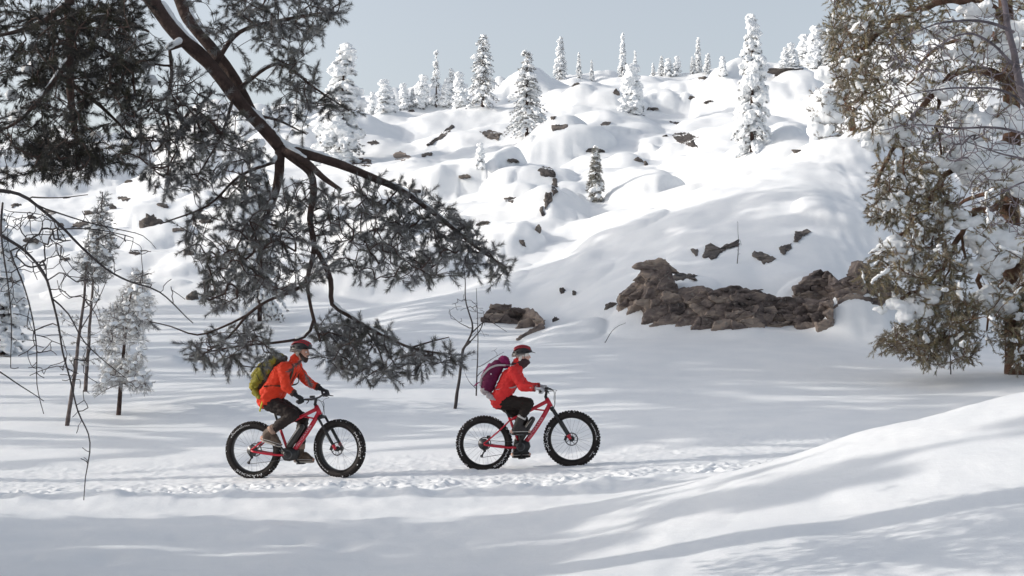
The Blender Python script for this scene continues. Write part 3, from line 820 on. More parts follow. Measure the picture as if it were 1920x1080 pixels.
def make_spruce(name, seed, Ht, Rm, load, dark, bare=0.06, clump=1.0, frost=0.3, gaps=0.0, top_load=1.0):
    """trunk, drooping whorls of needle sprays, and the snow they carry"""
    r = np.random.RandomState(seed); root = empty(name, (0, 0, 0))
    lean = r.normal(size=2) * 0.012 * Ht
    def ax(z): return np.array([lean[0] * (z / Ht) ** 2, lean[1] * (z / Ht) ** 2, z])
    tr = MB(); zs = np.linspace(-0.3, Ht * 0.98, 14)
    tr.tube([ax(z) for z in zs], [max(0.012, 0.016 * Ht * (1 - z / Ht) ** 0.8 + 0.008) for z in zs], 9)
    B = []; E = []; C = []; Q = []; DD = []
    z = Ht * bare; 
    while z < Ht * 0.985:
        f = z / Ht
        side_gap = gaps and pnoise(np.array([[z * 0.9, seed + .5, 0.3]]), 8)[0] > 0.15
        nb = r.randint(5, 8) if f < 0.8 else r.randint(3, 5)
        ph0 = r.rand() * 6.3
        for k in range(nb):
            if r.rand() < gaps * (2.0 if side_gap else 0.6): continue
            ph = ph0 + k * 6.283 / nb + r.normal() * 0.25
            L = Rm * (1 - f) ** 0.75 * (0.55 + 0.6 * r.rand()) + 0.06 * Rm
            if f < 0.12: L *= 0.6 + 3 * f
            d = np.array([math.cos(ph), math.sin(ph), 0])
            n = max(4, int(L / 0.11)); t = np.linspace(0.05, 1, n)
            dr = 0.25 + 0.55 * (1 - f) + 0.2 * load
            P = ax(z) + d * (t * L)[:, None] + np.array([0, 0, 1.]) * ((0.12 * t - dr * t ** 1.7) * L * 0.9)[:, None]
            tr.tube(P[::max(1, n // 4)] if n > 5 else P, np.linspace(0.018, 0.004, len(P[::max(1, n // 4)] if n > 5 else P)), 4, cap=False)
            sd = np.cross(d, [0, 0, 1.])
            for q, tt in zip(P[1:], t[1:]):
                for m in range(3):
                    o = sd * r.uniform(-1, 1) + d * r.uniform(0.1, .8) + np.array([0, 0, r.uniform(-0.9, 0.1)])
                    B.append(q); E.append(q + nrm(o) * r.uniform(.10, .22) * (0.6 + 0.02 * Ht) * (1.15 - 0.5 * tt))
            # snow pads on the bough
            k0 = 0.1 if r.rand() < .5 else 0.35
            for q, tt in zip(P[::2], t[::2]):
                if tt < k0 or r.rand() > load: continue
                w = clump * (0.075 + 0.12 * r.rand() ** 1.5) * (0.5 + 0.07 * Ht) * (1.0 - 0.25 * abs(tt - 0.6))
                C.append(q + np.array([0, 0, w * 0.45])); Q.append(np.array([w * 1.7, w * .95, w * 0.62])); DD.append(d + np.array([0, 0, .12 - 1.5 * dr * tt]))
            if r.rand() < 0.22 * load:
                w = clump * r.uniform(.16, .32) * (0.5 + 0.07 * Ht)
                C.append(P[int(n * .7)] + np.array([0, 0, w * .4])); Q.append(np.array([w * 1.2, w, w * .75])); DD.append(d + np.array([0, 0, -.5]))
        z += (0.14 + 0.13 * r.rand()) * (0.45 + 0.075 * Ht)
    # the caked top
    if top_load:
        for f in np.linspace(0.80, 1.0, 9):
            w = (0.12 + 0.9 * (1 - f)) * 0.05 * Ht * top_load * (0.8 + .5 * r.rand())
            C.append(ax(Ht * f) + r.normal(size=3) * w * .4); Q.append(np.array([w * 1.1, w, w])); DD.append(np.array([.05, .02, 1.]))
    tr.build('trunk', BARK, root)
    nd = needles(np.array(B), np.array(E), r, 11, 0.11, 0.024, dark, frost, 0.8, (0.74, 0.76, 0.79))
    needle_obj('crown', [nd], root)
    if C: snow_blobs('snow_load', C, Q, root, 0.042 if Ht < 8 else 0.10, seed, lump=0.75, smooth=2, D=DD)
    return root

DK = [(0.055, 0.050, 0.034), (0.045, 0.045, 0.034), (0.075, 0.064, 0.040)]
WARM = [(0.095, 0.080, 0.045), (0.075, 0.066, 0.040), (0.11, 0.085, 0.055)]
PALE = [(0.30, 0.30, 0.30), (0.22, 0.22, 0.21)]
SPR = [make_spruce('spruce_tree', 1, 7.0, 1.10, 0.85, DK, clump=1.35, frost=.40, gaps=.25),
       make_spruce('spruce_tree', 2, 7.0, 1.40, 0.62, WARM, clump=1.05, frost=.62, gaps=.25),
       make_spruce('spruce_tree', 3, 6.0, 0.80, 0.95, PALE, clump=1.1, frost=.75, gaps=.15),
       make_spruce('spruce_tree', 4, 7.5, 0.85, 0.7, DK, clump=1.3, gaps=.45, frost=.40),
       make_spruce('spruce_tree', 5, 3.2, 0.60, 0.95, DK, clump=1.7, frost=.45, bare=.02, gaps=.2),
       make_spruce('spruce_tree', 6, 3.0, 0.42, 0.45, [(.16, .14, .08), (.12, .11, .06), (.18, .15, .10)], clump=.9, frost=.5, bare=.08, top_load=.4, gaps=.1),
       make_spruce('spruce_tree', 7, 12.0, 2.3, 0.6, PALE, clump=1.1, frost=.8, bare=.03, gaps=.3),
       make_spruce('pine_tree', 8, 14.0, 3.4, 0.5, PALE, clump=1.1, frost=.8, bare=.42, gaps=.46)]
SPH = [7.0, 7.0, 6.0, 7.5, 3.2, 3.0, 12.0, 14.0]
used = set()
def spruce(k, u, vb, vt, label, group=None, wide=1.0, depth=None, lean=(0, 0), rz=None, cat='tree'):
    p = hit(u, vb) if depth is None else None
    if p is None:
        x = (u - 960) / FPX * depth; p = np.array([x, depth, ground(x, depth)])
    h = (vb - vt) / FPX * p[1]; s = h / SPH[k]
    p = p - np.array([0, 0, 0.06 * s])
    rz = rng.rand() * 6.28 if rz is None else rz
    if k not in used:
        used.add(k); o = SPR[k]; o.location = p; o.rotation_euler = (lean[0], lean[1], rz); o.scale = (s * wide, s * wide, s)
    else:
        o = copy_tree(SPR[k], p, rz, (s * wide, s * wide, s), lean)
    for q in ('label', 'group', 'category'):
        if q in o: del o[q]
    tag(o, label, cat, group)
    return o
SKY_G = 'small snow-caked trees along the hill crest'
spruce(0, 640, 305, 82, 'tall lumpy snow-laden spruce with a thick white cap behind the drooping pine boughs', wide=1.5)
spruce(3, 818, 200, 92, 'thin ragged spruce with a bare spike tip on the hill crest', wide=.9)
spruce(1, 905, 200, 60, 'broad brownish spruce dusted with snow standing on the hill crest', wide=1.25)
spruce(1, 988, 252, 90, 'wide-skirted spruce with a white snow-capped tip below the hill crest', wide=1.35)
spruce(2, 1050, 148, 68, 'leaning white frost-coated spruce alone on the crest', wide=1.3)
spruce(2, 1086, 146, 98, 'small white pointed spruce, taller of a close pair on the crest')
spruce(2, 1110, 152, 112, 'smallest white pointed spruce of a close pair on the crest')
spruce(2, 1167, 138, 55, 'pale thin frost-white spruce, tallest on the middle of the crest', wide=.85)
spruce(2, 1191, 138, 92, 'narrow white spruce just beside the pale thin tall one', wide=.9)
spruce(4, 1186, 212, 128, 'stubby double-topped spruce buried in snow lumps on the slope', wide=1.5)
spruce(2, 1309, 136, 70, 'slim white spruce rising from a row of snow-caked bushes on the crest', wide=1.0)
spruce(0, 1410, 284, 28, 'tallest slender spruce on the slope, hung with thick snow clumps', wide=.95)
spruce(5, 1117, 378, 270, 'small snow-flecked green spruce standing alone in the middle of the slope', wide=1.15)
spruce(4, 900, 315, 272, 'tiny spruce lump half buried in the boulder slope', wide=1.3)
spruce(4, 1528, 125, 55, 'plump snow-caked spruce on the crest beside the big snow-laden pine', wide=1.3)
for (u, vb, vt, k) in ((725, 208, 154, 4), (697, 214, 176, 4), (760, 203, 160, 4), (790, 200, 146, 4), (775, 200, 165, 2), (852, 195, 128, 2), (868, 196, 140, 4), (738, 206, 178, 2), (835, 198, 150, 4),
                       (1240, 142, 104, 2), (1252, 142, 112, 4), (1268, 142, 108, 4), (1325, 138, 100, 2), (1355, 142, 108, 4), (1298, 138, 106, 2),
                       (1470, 126, 92, 4), (1488, 124, 84, 4), (1508, 122, 70, 4), (1550, 122, 60, 2), (1225, 142, 118, 2), (100, 318, 285, 4), (160, 310, 270, 2), (240, 296, 255, 4), (380, 270, 225, 2), (450, 256, 215, 4), (560, 235, 190, 4), (500, 246, 200, 2)):
    lab = ('small snow-caked spruce on the crest behind the drooping pine boughs' if u < 600 else 'small snow-caked spruce in the cluster beside the broad brownish spruce' if u < 900 else
           'small snow-caked bush-like spruce in the row beside the slim white spruce' if u < 1400 else 'small snow-caked spruce on the crest beside the big snow-hung pine')
    spruce(k, u, vb, vt, lab, SKY_G, wide=1.2 + .6 * rng.rand(), lean=(rng.normal() * .05, rng.normal() * .08))
spruce(1, 487, 602, 250, 'dark-trunked conifer standing behind the drooping pine boughs', wide=.75)
spruce(0, 5, 665, 400, 'dark green low spruce at the foot of the boulder slope beside bare birch twigs', wide=1.3)
# the grove beside the trail whose shade lies over the snow
gr = np.random.RandomState(4)
def grove(k, x, c, h, w, label, group):
    y = c - .05 * (x + 16)
    p = (x, y, ground(x, y) - .05); s_ = h / SPH[k]; sc = (s_ * w, s_ * w, s_)
    if k not in used:
        used.add(k); o = SPR[k]; o.location = p; o.scale = sc
    else:
        o = copy_tree(SPR[k], p, gr.rand() * 6.28, sc)
    for q in ('label', 'group', 'category'):
        if q in o: del o[q]
    tag(o, label, 'tree', group)
for x, h in ((-14.0, 6.3), (-18.5, 8.2)):
    for c in np.arange(2.6, 13.9, 2.2):
        grove(6, x + gr.normal() * .4, c + gr.uniform(-.4, .3), h * gr.uniform(.85, 1.05), 1.9, 'bushy snow-dusted young spruce of the low thicket beside the trail', 'low spruce thicket beside the trail')
for x, h in ((-19.5, 15.4), (-23.5, 19.0)):
    for c in np.arange(23.2, 34.5, 2.5):
        if gr.rand() < .12: continue
        grove(7, x + gr.normal() * .6, c + gr.uniform(-.6, .6), h * gr.uniform(.9, 1.06), 1.0, 'tall bare-stemmed pine of the grove whose shade falls on the drift', 'tall pines of the shading grove')

for x, h in ((-19.0, 17.0), (-22.5, 19.5)):
    for c in np.arange(34.5, 46, 2.2):
        grove(7, x - .06 * (c - 34) * 4 + gr.normal() * .4, c + gr.uniform(-.5, .5), h * gr.uniform(.9, 1.08), .95, 'tall bare-stemmed pine of the grove whose shade falls on the drift', 'tall pines of the shading grove')
for x, c, h in ((-15.5, 12.4, 10.0), (-20.5, 8.3, 11.0), (-17, 4.0, 9.5), (-12.8, 13.4, 7.2)):
    grove(7, x, c, h, .7, 'tall bare-stemmed pine of the grove whose shade falls on the drift', 'tall pines of the shading grove')
for x, c in ((-11.6, 16.4), (-11.2, 19.6)):
    grove(7, x, c, 16.5, .8, 'tall bare-stemmed pine of the grove whose shade falls on the drift', 'tall pines of the shading grove')

# ------------------------------------------------------------------ the big snow-hung pine right of the ledge
def bough_pine():
    d0 = 27.0
    b = hit(1905, 702); d0 = float(np.clip(b[1], 24, 30))
    base = px(1905, 702, d0); base[2] = ground(base[0], base[1]) - 0.2
    root = empty('pine_tree', base)
    T = Tree(21, 0.14); r = T.r
    T.limb([base] + list(PX(d0, (1905, 640), (1900, 520), (1893, 400), (1897, 200), (1885, 0), (1880, -300))), 0.24, 0.10, w0=0)
    def L(r0, r1, *q): T.limb(np.array([px(u, v, d0 + dd) for u, v, dd in q]), r0, r1, wob=0.10)
    L(.09, .03, (1885, 40, 0), (1830, 0, -.4), (1740, 10, -.9), (1650, 60, -1.2), (1590, 150, -1.3))
    L(.09, .03, (1893, 150, 0), (1810, 130, -.5), (1740, 190, -1), (1680, 270, -1.2), (1640, 350, -1.3))
    L(.08, .03, (1897, 260, 0), (1820, 290, -.6), (1760, 350, -1.0), (1710, 420, -1.3), (1650, 480, -1.6))
    L(.07, .03, (1893, 380, 0), (1830, 400, -.6), (1790, 460, -1.0), (1740, 530, -1.4), (1690, 560, -1.7))
    L(.06, .02, (1893, 430, 0), (1840, 500, -.6), (1830, 580, -.9), (1790, 630, -1.3), (1720, 650, -1.6))
    L(.06, .02, (1893, 330, 0), (1850, 360, .5), (1800, 380, 1.0), (1740, 400, 1.3))
    L(.06, .02, (1900, 500, 0), (1860, 560, .4), (1850, 620, .5))
    L(.07, .02, (1890, 90, 0), (1850, 60, 1.0), (1760, 90, 1.8), (1700, 160, 2.2))
    L(.05, .02, (1897, 300, 0), (1930, 330, -.8), (1990, 400, -1.3))
    L(.05, .02, (1900, 480, 0), (1960, 520, -.8), (2020, 600, -1.0))
    L(.06, .02, (1890, 100, 0), (1960, 90, -.8), (2040, 160, -1.0))
    for q in (((1760, 180, -.9), (1755, 240, -1.2), (1765, 300, -1.3), (1750, 360, -1.4)), ((1775, 370, -.9), (1770, 430, -1.3), (1780, 490, -1.3), (1765, 560, -1.4)), ((1700, 250, -1.1), (1690, 310, -1.4), (1700, 370, -1.5)), ((1800, 440, -.9), (1815, 500, -1.2), (1800, 540, -1.3))):
        L(.035, .012, *q)
    A = []
    for poly, n, dd, sp in (
        ([(1548, -20), (1720, -20), (1715, 90), (1670, 230), (1625, 262), (1580, 225), (1562, 120)], 330, -1.1, 1.4),
        ([(1650, 230), (1740, 200), (1790, 320), (1760, 340), (1640, 330)], 90, -1.2, 1.2),
        ([(1640, 335), (1760, 320), (1800, 400), (1760, 465), (1690, 440), (1622, 405)], 190, -1.3, 1.2),
        ([(1612, 520), (1640, 470), (1740, 430), (1820, 480), (1810, 570), (1700, 572), (1640, 555)], 210, -1.5, 1.2),
        ([(1638, 655), (1690, 605), (1760, 565), (1835, 560), (1828, 640), (1850, 670), (1760, 688), (1700, 665)], 260, -1.4, 1.2),
        ([(1700, -30), (2010, -30), (2010, 300), (1800, 320), (1720, 230)], 380, 0, 3.0),
        ([(1800, 320), (2010, 300), (2000, 640), (1900, 660), (1850, 640), (1845, 480)], 300, -.2, 2.6),
        ([(1860, 540), (1980, 540), (1980, 690), (1900, 690), (1870, 640)], 170, -.5, 1.2)):
        q = inpoly(poly, n, r)
        A.append(np.array([px(a, c, d0 + dd + sp * .5 * r.normal()) for a, c in q]))
    up = np.array([px(1890, -300, d0)]) + nrm(r.normal(size=(160, 3))) * np.array([3.2, 3.0, 2.6]) * r.rand(160, 1) ** .4
    A.append(up)
    T.grow(np.concatenate(A), sag=0.1, curl=0.4)
    T.radii(0.006, 2.6)
    T.wood('trunk', mat('bark_pine', (0.095, 0.052, 0.034), .9, var=.55, vscale=5, bump=1.0, bscale=22), root)
    B, E = shoots(T, r, 0.20, 4, 0.85, 0.12, 0.28)
    nd = needles(B, E, r, 38, 0.075, 0.0108, [(0.165, 0.128, 0.050), (0.115, 0.100, 0.040), (0.195, 0.145, 0.066), (0.145, 0.100, 0.054)], 0.20, 0.8, (0.70, 0.70, 0.70))
    needle_obj('crown', [nd], root)
    # fine snow dusted on the boughs, and the large clumps one by one
    ti = np.array(T.tips); ti = ti[r.rand(len(ti)) < 0.40]
    C = []; Q = []; DD = []
    for i in ti:
        w = r.uniform(.03, .075); d = T.P[i] - T.P[T.par[i]]; j = i
        for m in range(r.randint(1, 4)):
            C.append(T.P[j] + np.array([0, 0, w * .5]) + r.normal(size=3) * .03); Q.append(np.array([w * 1.9, w * 1.0, w * .55]) * r.uniform(.6, 1.1)); DD.append(d); j = T.par[j]
    snow_blobs('snow_dusting', C, Q, root, 0.038, 9, lump=.6, smooth=2, D=DD)
    for k, (u, v, dd, q) in enumerate(((1675, 240, -1.5, .40), (1640, 262, -1.5, .22), (1705, 262, -1.4, .2), (1845, 455, -1.0, .36), (1900, 458, -1.0, .42), (1860, 492, -1.1, .34), (1830, 238, -1.2, .42), (1878, 222, -1.1, .44), (1815, 290, -1.2, .38), (1868, 300, -1.1, .48), (1905, 330, -1.0, .40), (1835, 320, -1.2, .32), (1680, 465, -1.7, .26), (1690, 482, -1.7, .18), (1725, 505, -1.6, .17), (1835, 60, -.6, .26), (1895, 60, -.7, .3), (1825, 20, -.6, .22), (1885, 95, -.7, .3), (1715, 575, -1.8, .3), (1735, 565, -1.7, .22), (1888, 565, -.8, .34), (1855, 550, -.9, .24), (1690, 375, -1.7, .16), (1660, 385, -1.7, .14), (1745, 215, -1.3, .2), (1775, 170, -1.1, .22), (1800, 100, -1.0, .2), (1600, 40, -1.5, .12), (1590, 120, -1.6, .14), (1760, 60, -1.2, .2), (1745, 545, -1.6, .15), (1800, 410, -1.3, .24), (1770, 400, -1.3, .2))):
        C = [px(u, v, d0 + dd)]; Q = [np.array([q, q * .85, q * .72])]
        for m in range(8):
            a = r.normal(size=3) * np.array([.75, .5, .34]) * q; C.append(C[0] + a); w = q * r.uniform(.35, .62); Q.append(np.array([w * 1.25, w, w * .7]))
        o = snow_blobs('snow_clump', C, Q, root, max(.018, q * .08), 30 + k, lump=.34, smooth=2)
        del o['kind']
    for ch in root.children: ch.location = -Vector(base)
    tag(root, 'large snow-hung pine with orange limbs and thick white clumps beside the rock ledge', 'tree')
bough_pine()

BARK_F = mat('bark_frosted', (0.105, 0.085, 0.080), .9, var=.6, vscale=9, bump=.6, bscale=30)
def light_pine(name, label, d, trunk, r0, r1, limbs, polys, seed, cols, frost, nl=.07, dust=0.0, bark=BARK_F, per=3, step=.08, ln=.12, num=18, nw=.009):
    T = Tree(seed, step); r = T.r
    base = px(*trunk[0], d); base[2] = min(base[2], ground(base[0], base[1]) - 0.05)
    root = empty(name, base)
    T.limb([base] + [px(u, v, d) for u, v in trunk[1:]], r0, r1)
    for q in limbs: T.limb(np.array([px(u, v, d + (k * .12 if seed % 2 else -k * .12)) for k, (u, v) in enumerate(q)]), .012, .004)
    A = np.concatenate([np.array([px(a, c, d + sp * .5 * r.normal()) for a, c in inpoly(poly, n, r)]) for poly, n, sp in polys])
    T.grow(A, sag=.06, curl=.35).radii(.004, 2.5)
    T.wood('trunk', bark, root)
    B, E = shoots(T, r, ln, per, .8, .1, .15)
    needle_obj('crown', [needles(B, E, r, num, nl, nw, cols, frost, .8, (.72, .73, .75))], root)
    if dust:
        tips = T.P[np.array(T.tips)]; pick = tips[r.rand(len(tips)) < dust]; w = r.uniform(.02, .06, len(pick))
        snow_blobs('snow_load', list(pick + np.stack([0 * w, 0 * w, w * .6], -1)), [np.array([a * 1.5, a * 1.2, a * .8]) for a in w], root, .024, seed, lump=.3, smooth=2)
    for ch in root.children: ch.location = -Vector(base)
    return tag(root, label, 'tree')
dd = hit(125, 798)[1]
light_pine('pine_tree', 'thin crooked pine leaning on the lit bank, bare below', dd, [(125, 800), (140, 700), (152, 600), (158, 555), (163, 480)], .038, .018, [((150, 620), (185, 560), (210, 500)), ((158, 560), (180, 590), (190, 620))], [([(140, 480), (180, 470), (190, 520), (150, 530)], 40, .5), ([(120, 560), (190, 540), (215, 600), (200, 680), (110, 690)], 22, .8)], 33, DK, .45, dust=.4)
light_pine('pine_tree', 'slim dark pine behind the crooked one, with a narrow ragged crown', dd + 4, [(160, 690), (172, 560), (180, 480), (190, 400), (193, 360)], .040, .010, [], [([(150, 500), (165, 440), (180, 380), (195, 350), (205, 400), (215, 460), (205, 520), (160, 530)], 230, .9)], 35, DK, .35, dust=.45, step=.1)
dd = hit(222, 778)[1]
light_pine('pine_tree', 'small frosted pine with white lacy boughs on the lit bank', dd, [(222, 780), (228, 700), (236, 620), (244, 560), (258, 510)], .045, .010, [((226, 720), (200, 730), (178, 745)), ((228, 700), (260, 700), (284, 735)), ((234, 640), (205, 630), (190, 640))], [([(190, 600), (225, 560), (250, 510), (275, 500), (285, 560), (275, 620), (200, 650)], 300, .9), ([(175, 740), (200, 690), (250, 670), (285, 725), (260, 735), (215, 715)], 210, .9), ([(190, 640), (270, 630), (270, 690), (190, 700)], 70, .9)], 37, [(.30, .28, .24), (.20, .18, .15), (.36, .35, .33)], .9, dust=.5, bark=BARK, nw=.007)
o = light_pine('pine_tree', 'snow-burdened pine with a bare orange stem at the top of the big drift', 55.0, [(1611, 296), (1603, 262), (1596, 225), (1585, 180), (1560, 120)], .17, .07, [((1596, 225), (1570, 210), (1540, 230)), ((1585, 180), (1550, 170), (1530, 190))], [([(1520, 180), (1560, 150), (1600, 160), (1590, 230), (1570, 275), (1535, 285), (1525, 240)], 160, 1.6), ([(1540, 40), (1640, 40), (1640, 200), (1560, 170)], 160, 1.6)], 39, WARM, .4, dust=.3, bark=BARK_ORANGE, per=4, step=.25, ln=.28, nl=.12, nw=.02)
for k, (u, v, q) in enumerate(((1543, 190, .62), (1552, 215, .5), (1530, 245, .4), (1560, 140, .5))):
    r = np.random.RandomState(k); C = [px(u, v, 54.4)]; Q = [np.array([q, q * .9, q * .8])]
    for m in range(5):
        C.append(C[0] + r.normal(size=3) * np.array([.5, .4, .45]) * q); Q.append(np.full(3, q * r.uniform(.4, .6)))
    c = snow_blobs('snow_clump', C, Q, o, .05, 60 + k, lump=.15); del c['kind']; c.location = -o.location

# ------------------------------------------------------------------ bare birches
def bare(name, label, lines, polys, seed, tip=.0016, frostcol=None, step=.05, base=None, m=TWIG, curl=.3, sag=.05, cat='birch', grow_snow=False):
    """lines: (r0, r1, [(u, v, depth) ...]) or points; polys: (outline, count, depth, spread)"""
    T = Tree(seed, step); r = T.r
    for r0, r1, q in lines:
        q = [px(*k) if k[1] > 40 or True else k for k in q]
        T.limb(np.array(q), r0, r1, wob=.012)
    if polys:
        A = np.concatenate([np.array([px(a, c, d + sp * .5 * r.normal()) for a, c in inpoly(poly, n, r)]) for poly, n, d, sp in polys])
        T.grow(A, sag=sag, curl=curl)
    T.radii(tip, 2.6)
    b = T.P[0].copy() if base is None else np.array(base)
    root = empty(name, b)
    w = T.wood('twigs', m, root); w.name = 'stem'
    if grow_snow: limb_snow(T, root, .004, seed, .8, .55, .008)
    for ch in root.children: ch.location = -Vector(b)
    return tag(root, label, cat)
TWIG_F = mat('twig_frosted', (0.115, 0.10, 0.115), 0.8, var=0.6, vscale=6)
g7 = lambda u, d: (u, HOR + FPX * (CAM_H - ground((u - 960) / FPX * d, d) + .1) / d, d)
bare('birch_tree', 'bare birch with thin dark twigs hanging over the trail edge by the pine', [
    (.05, .03, [g7(-420, 7.2), (-400, 700, 7.2), (-350, 400, 7.2), (-300, 100, 7.2), (-260, -200, 7.2)]),
    (.016, .010, [(-330, 300, 7.2), (-200, 330, 7.15), (-60, 352, 7.1), (20, 360, 7.1)]),
    (.008, .0025, [(20, 360, 7.1), (55, 372, 7.1), (110, 420, 7.1), (150, 462, 7.1), (200, 505, 7.1), (245, 530, 7.1), (300, 550, 7.1), (362, 606, 7.1)]),
    (.004, .002, [(50, 368, 7.1), (110, 372, 7.0), (165, 365, 7.0)]),
    (.004, .002, [(70, 385, 7.1), (140, 410, 7.1), (200, 425, 7.1), (268, 442, 7.1)]),
    (.004, .002, [(110, 430, 7.1), (180, 430, 7.1), (250, 446, 7.1)]),
    (.010, .008, [(-330, 420, 7.2), (-150, 430, 7.0), (0, 440, 7.0)]),
    (.007, .0022, [(0, 440, 7.0), (40, 462, 7.0), (80, 510, 7.0), (97, 560, 7.0), (110, 610, 7.0), (118, 660, 7.0), (132, 710, 7.0), (146, 770, 7.0), (165, 815, 7.0), (168, 850, 7.0), (160, 895, 7.0), (157, 938, 7.0)]),
    (.004, .0018, [(97, 560, 7.0), (130, 590, 7.0), (160, 640, 7.0), (200, 680, 7.0), (235, 708, 7.0)]),
    (.004, .0018, [(20, 470, 6.9), (48, 540, 6.9), (62, 600, 6.9), (68, 660, 6.9), (70, 720, 6.9), (82, 776, 6.9)]),
    (.005, .002, [(5, 380, 6.9), (8, 460, 6.9), (18, 540, 6.9), (22, 600, 6.9), (20, 690, 6.9)]),
    (.005, .002, [(-60, 660, 7.1), (0, 695, 7.1), (40, 725, 7.1), (82, 752, 7.1)])],
    [([(0, 390), (90, 400), (150, 470), (190, 560), (160, 580), (60, 520), (0, 560)], 170, 7.0, .5), ([(0, 560), (40, 540), (130, 640), (180, 730), (130, 720), (30, 700)], 60, 6.95, .3), ([(120, 660), (190, 690), (170, 850), (155, 930)], 26, 7.0, .12), ([(120, 380), (300, 460), (360, 570), (220, 520)], 60, 7.1, .2)], 51, tip=.0019, step=.04, curl=.25)
bare('birch_tree', 'frosted birch with a dark stem spreading fine twigs before the snow-hung pine', [
    (.07, .05, [g7(2150, 15.), (2130, 560, 15.), (2060, 380, 15.), (1990, 270, 15.)]),
    (.05, .02, [(1990, 270, 15.), (1925, 190, 15.), (1900, 100, 15.), (1885, 20, 15.), (1870, -120, 15.)]),
    (.02, .004, [(1990, 280, 15.), (1900, 180, 14.8), (1820, 165, 14.6), (1740, 170, 14.5), (1670, 190, 14.5)]),
    (.02, .004, [(1900, 60, 15.), (1840, 40, 14.8), (1760, 45, 14.6), (1690, 70, 14.5)]),
    (.018, .004, [(1910, 130, 15.), (1850, 75, 14.7), (1800, 65, 14.6), (1720, 110, 14.6)]),
    (.018, .004, [(2000, 290, 15.), (1900, 245, 14.7), (1800, 240, 14.5), (1700, 235, 14.4), (1650, 245, 14.4)]),
    (.018, .004, [(2030, 330, 15.), (1920, 300, 14.7), (1850, 280, 14.5), (1800, 262, 14.4)]),
    (.016, .004, [(2050, 380, 15.), (1940, 340, 14.6), (1860, 370, 14.5), (1800, 390, 14.5)])],
    [([(1650, 60), (1900, 10), (1950, 200), (1900, 290), (1760, 300), (1655, 250)], 520, 14.6, 1.0), ([(1760, 250), (1960, 240), (1960, 470), (1860, 430), (1790, 360)], 190, 14.5, .9)], 52, tip=.0030, step=.07, m=TWIG_F, curl=.28)
da = hit(853, 766)[1]
bare('birch_sapling', 'crooked bare sapling with a dark kinked stem behind the front rider', [
    (.030, .022, [(853, 768, da), (860, 720, da), (866, 680, da), (868, 655, da), (882, 640, da - .1)]), (.018, .006, [(868, 655, da), (884, 625, da), (886, 605, da), (874, 570, da), (872, 530, da), (870, 500, da)]),
    (.012, .004, [(884, 625, da), (905, 605, da), (930, 585, da)]), (.012, .004, [(882, 640, da - .1), (900, 620, da - .2), (912, 600, da - .2), (950, 622, da - .3)]), (.009, .003, [(880, 615, da), (860, 605, da + .2), (842, 588, da + .3)])],
    [([(835, 580), (870, 490), (885, 560), (930, 590), (950, 620), (890, 610), (840, 600)], 42, da, .5)], 53, tip=.004, step=.07)
db = hit(893, 742)[1]
bare('birch_sapling', 'straight thin bare sapling beside the crooked one', [(.016, .005, [(893, 744, db), (894, 700, db), (896, 640, db), (895, 590, db), (893, 540, db)]), (.007, .003, [(894, 730, db), (880, 715, db), (872, 700, db)]), (.007, .003, [(895, 690, db), (920, 675, db), (945, 660, db)]), (.007, .003, [(894, 705, db), (912, 690, db)])],
    [([(872, 700), (893, 560), (935, 660), (895, 710)], 16, db, .3)], 54, tip=.003, step=.06)
dc = hit(1133, 643)[1]
bare('twig', 'single thin bare twig sticking up from smooth snow beside the ledge', [(.010, .004, [(1133, 645, dc), (1145, 625, dc), (1158, 612, dc), (1174, 605, dc)])], [], 55, cat='twig')
de = hit(1383, 494)[1]
bare('birch_sapling', 'tiny upright sapling between the dark rock gaps on the big drift', [(.014, .004, [(1382, 496, de), (1384, 470, de), (1384, 440, de), (1383, 415, de)])], [([(1376, 470), (1384, 440), (1392, 465), (1384, 490)], 8, de, .2)], 56, tip=.004, cat='sapling')
df = hit(1782, 702)[1]
bare('birch_sapling', 'little dark sapling stub in the snow under the snow-hung pine', [(.014, .006, [(1782, 705, df), (1782, 680, df), (1783, 655, df)])], [([(1765, 660), (1800, 655), (1790, 690), (1772, 690)], 10, df, .2)], 57, tip=.004, cat='sapling')
# ------------------------------------------------------------------ rock showing through the snow
def rock_mesh(name, seed, m, cuts=16, rough=.30):
    r = np.random.RandomState(seed); mb = MB(); mb.ball((0, 0, 0), 1.0, 34)
    V, F = mb.arrays()
    for k in range(cuts):
        n = nrm(r.normal(size=3)); d = r.uniform(.45, .85)
        s = V @ n; over = s > d
        V[over] -= np.outer(s[over] - d, n)
    V = V + nrm(V) * (rough * fbm(V * 2.2 + seed, 4, seed))[:, None]
    V = V / np.abs(V).max(0)
    me = np_mesh(name, V, F, m, False)
    return me
RM = [rock_mesh('rock', 100 + k, ROCK) for k in range(7)]
RG = 'dark rocks showing through the hillside snow'
def rock(u, v, w, h, label=None, k=None, rot=0.0, out=.18, depth=.6):
    p = hit(u, v); d = p[1]
    o = link('rock', RM[(k if k is not None else rng.randint(7))])
    sx = w / 2 / FPX * d * 1.15; sz = h / 2 / FPX * d * 1.25; sy = max(sx, sz) * depth
    # stand on the snow's own slope, half sunk
    o.location = p + np.array([0, sy * (1 - out * 2.2), -0.0])
    o.scale = (sx, sy, sz); o.rotation_euler = (rng.normal() * .15, rot, rng.normal() * .25)
    tag(o, label or ('dark rock poking out of the boulder slope behind the drooping pine' if u < 600 else 'small dark rock in the snow just under the hill crest' if v < 225 else 'small dark rock on the open snow slope'), 'rock', None if label else RG)
    return o
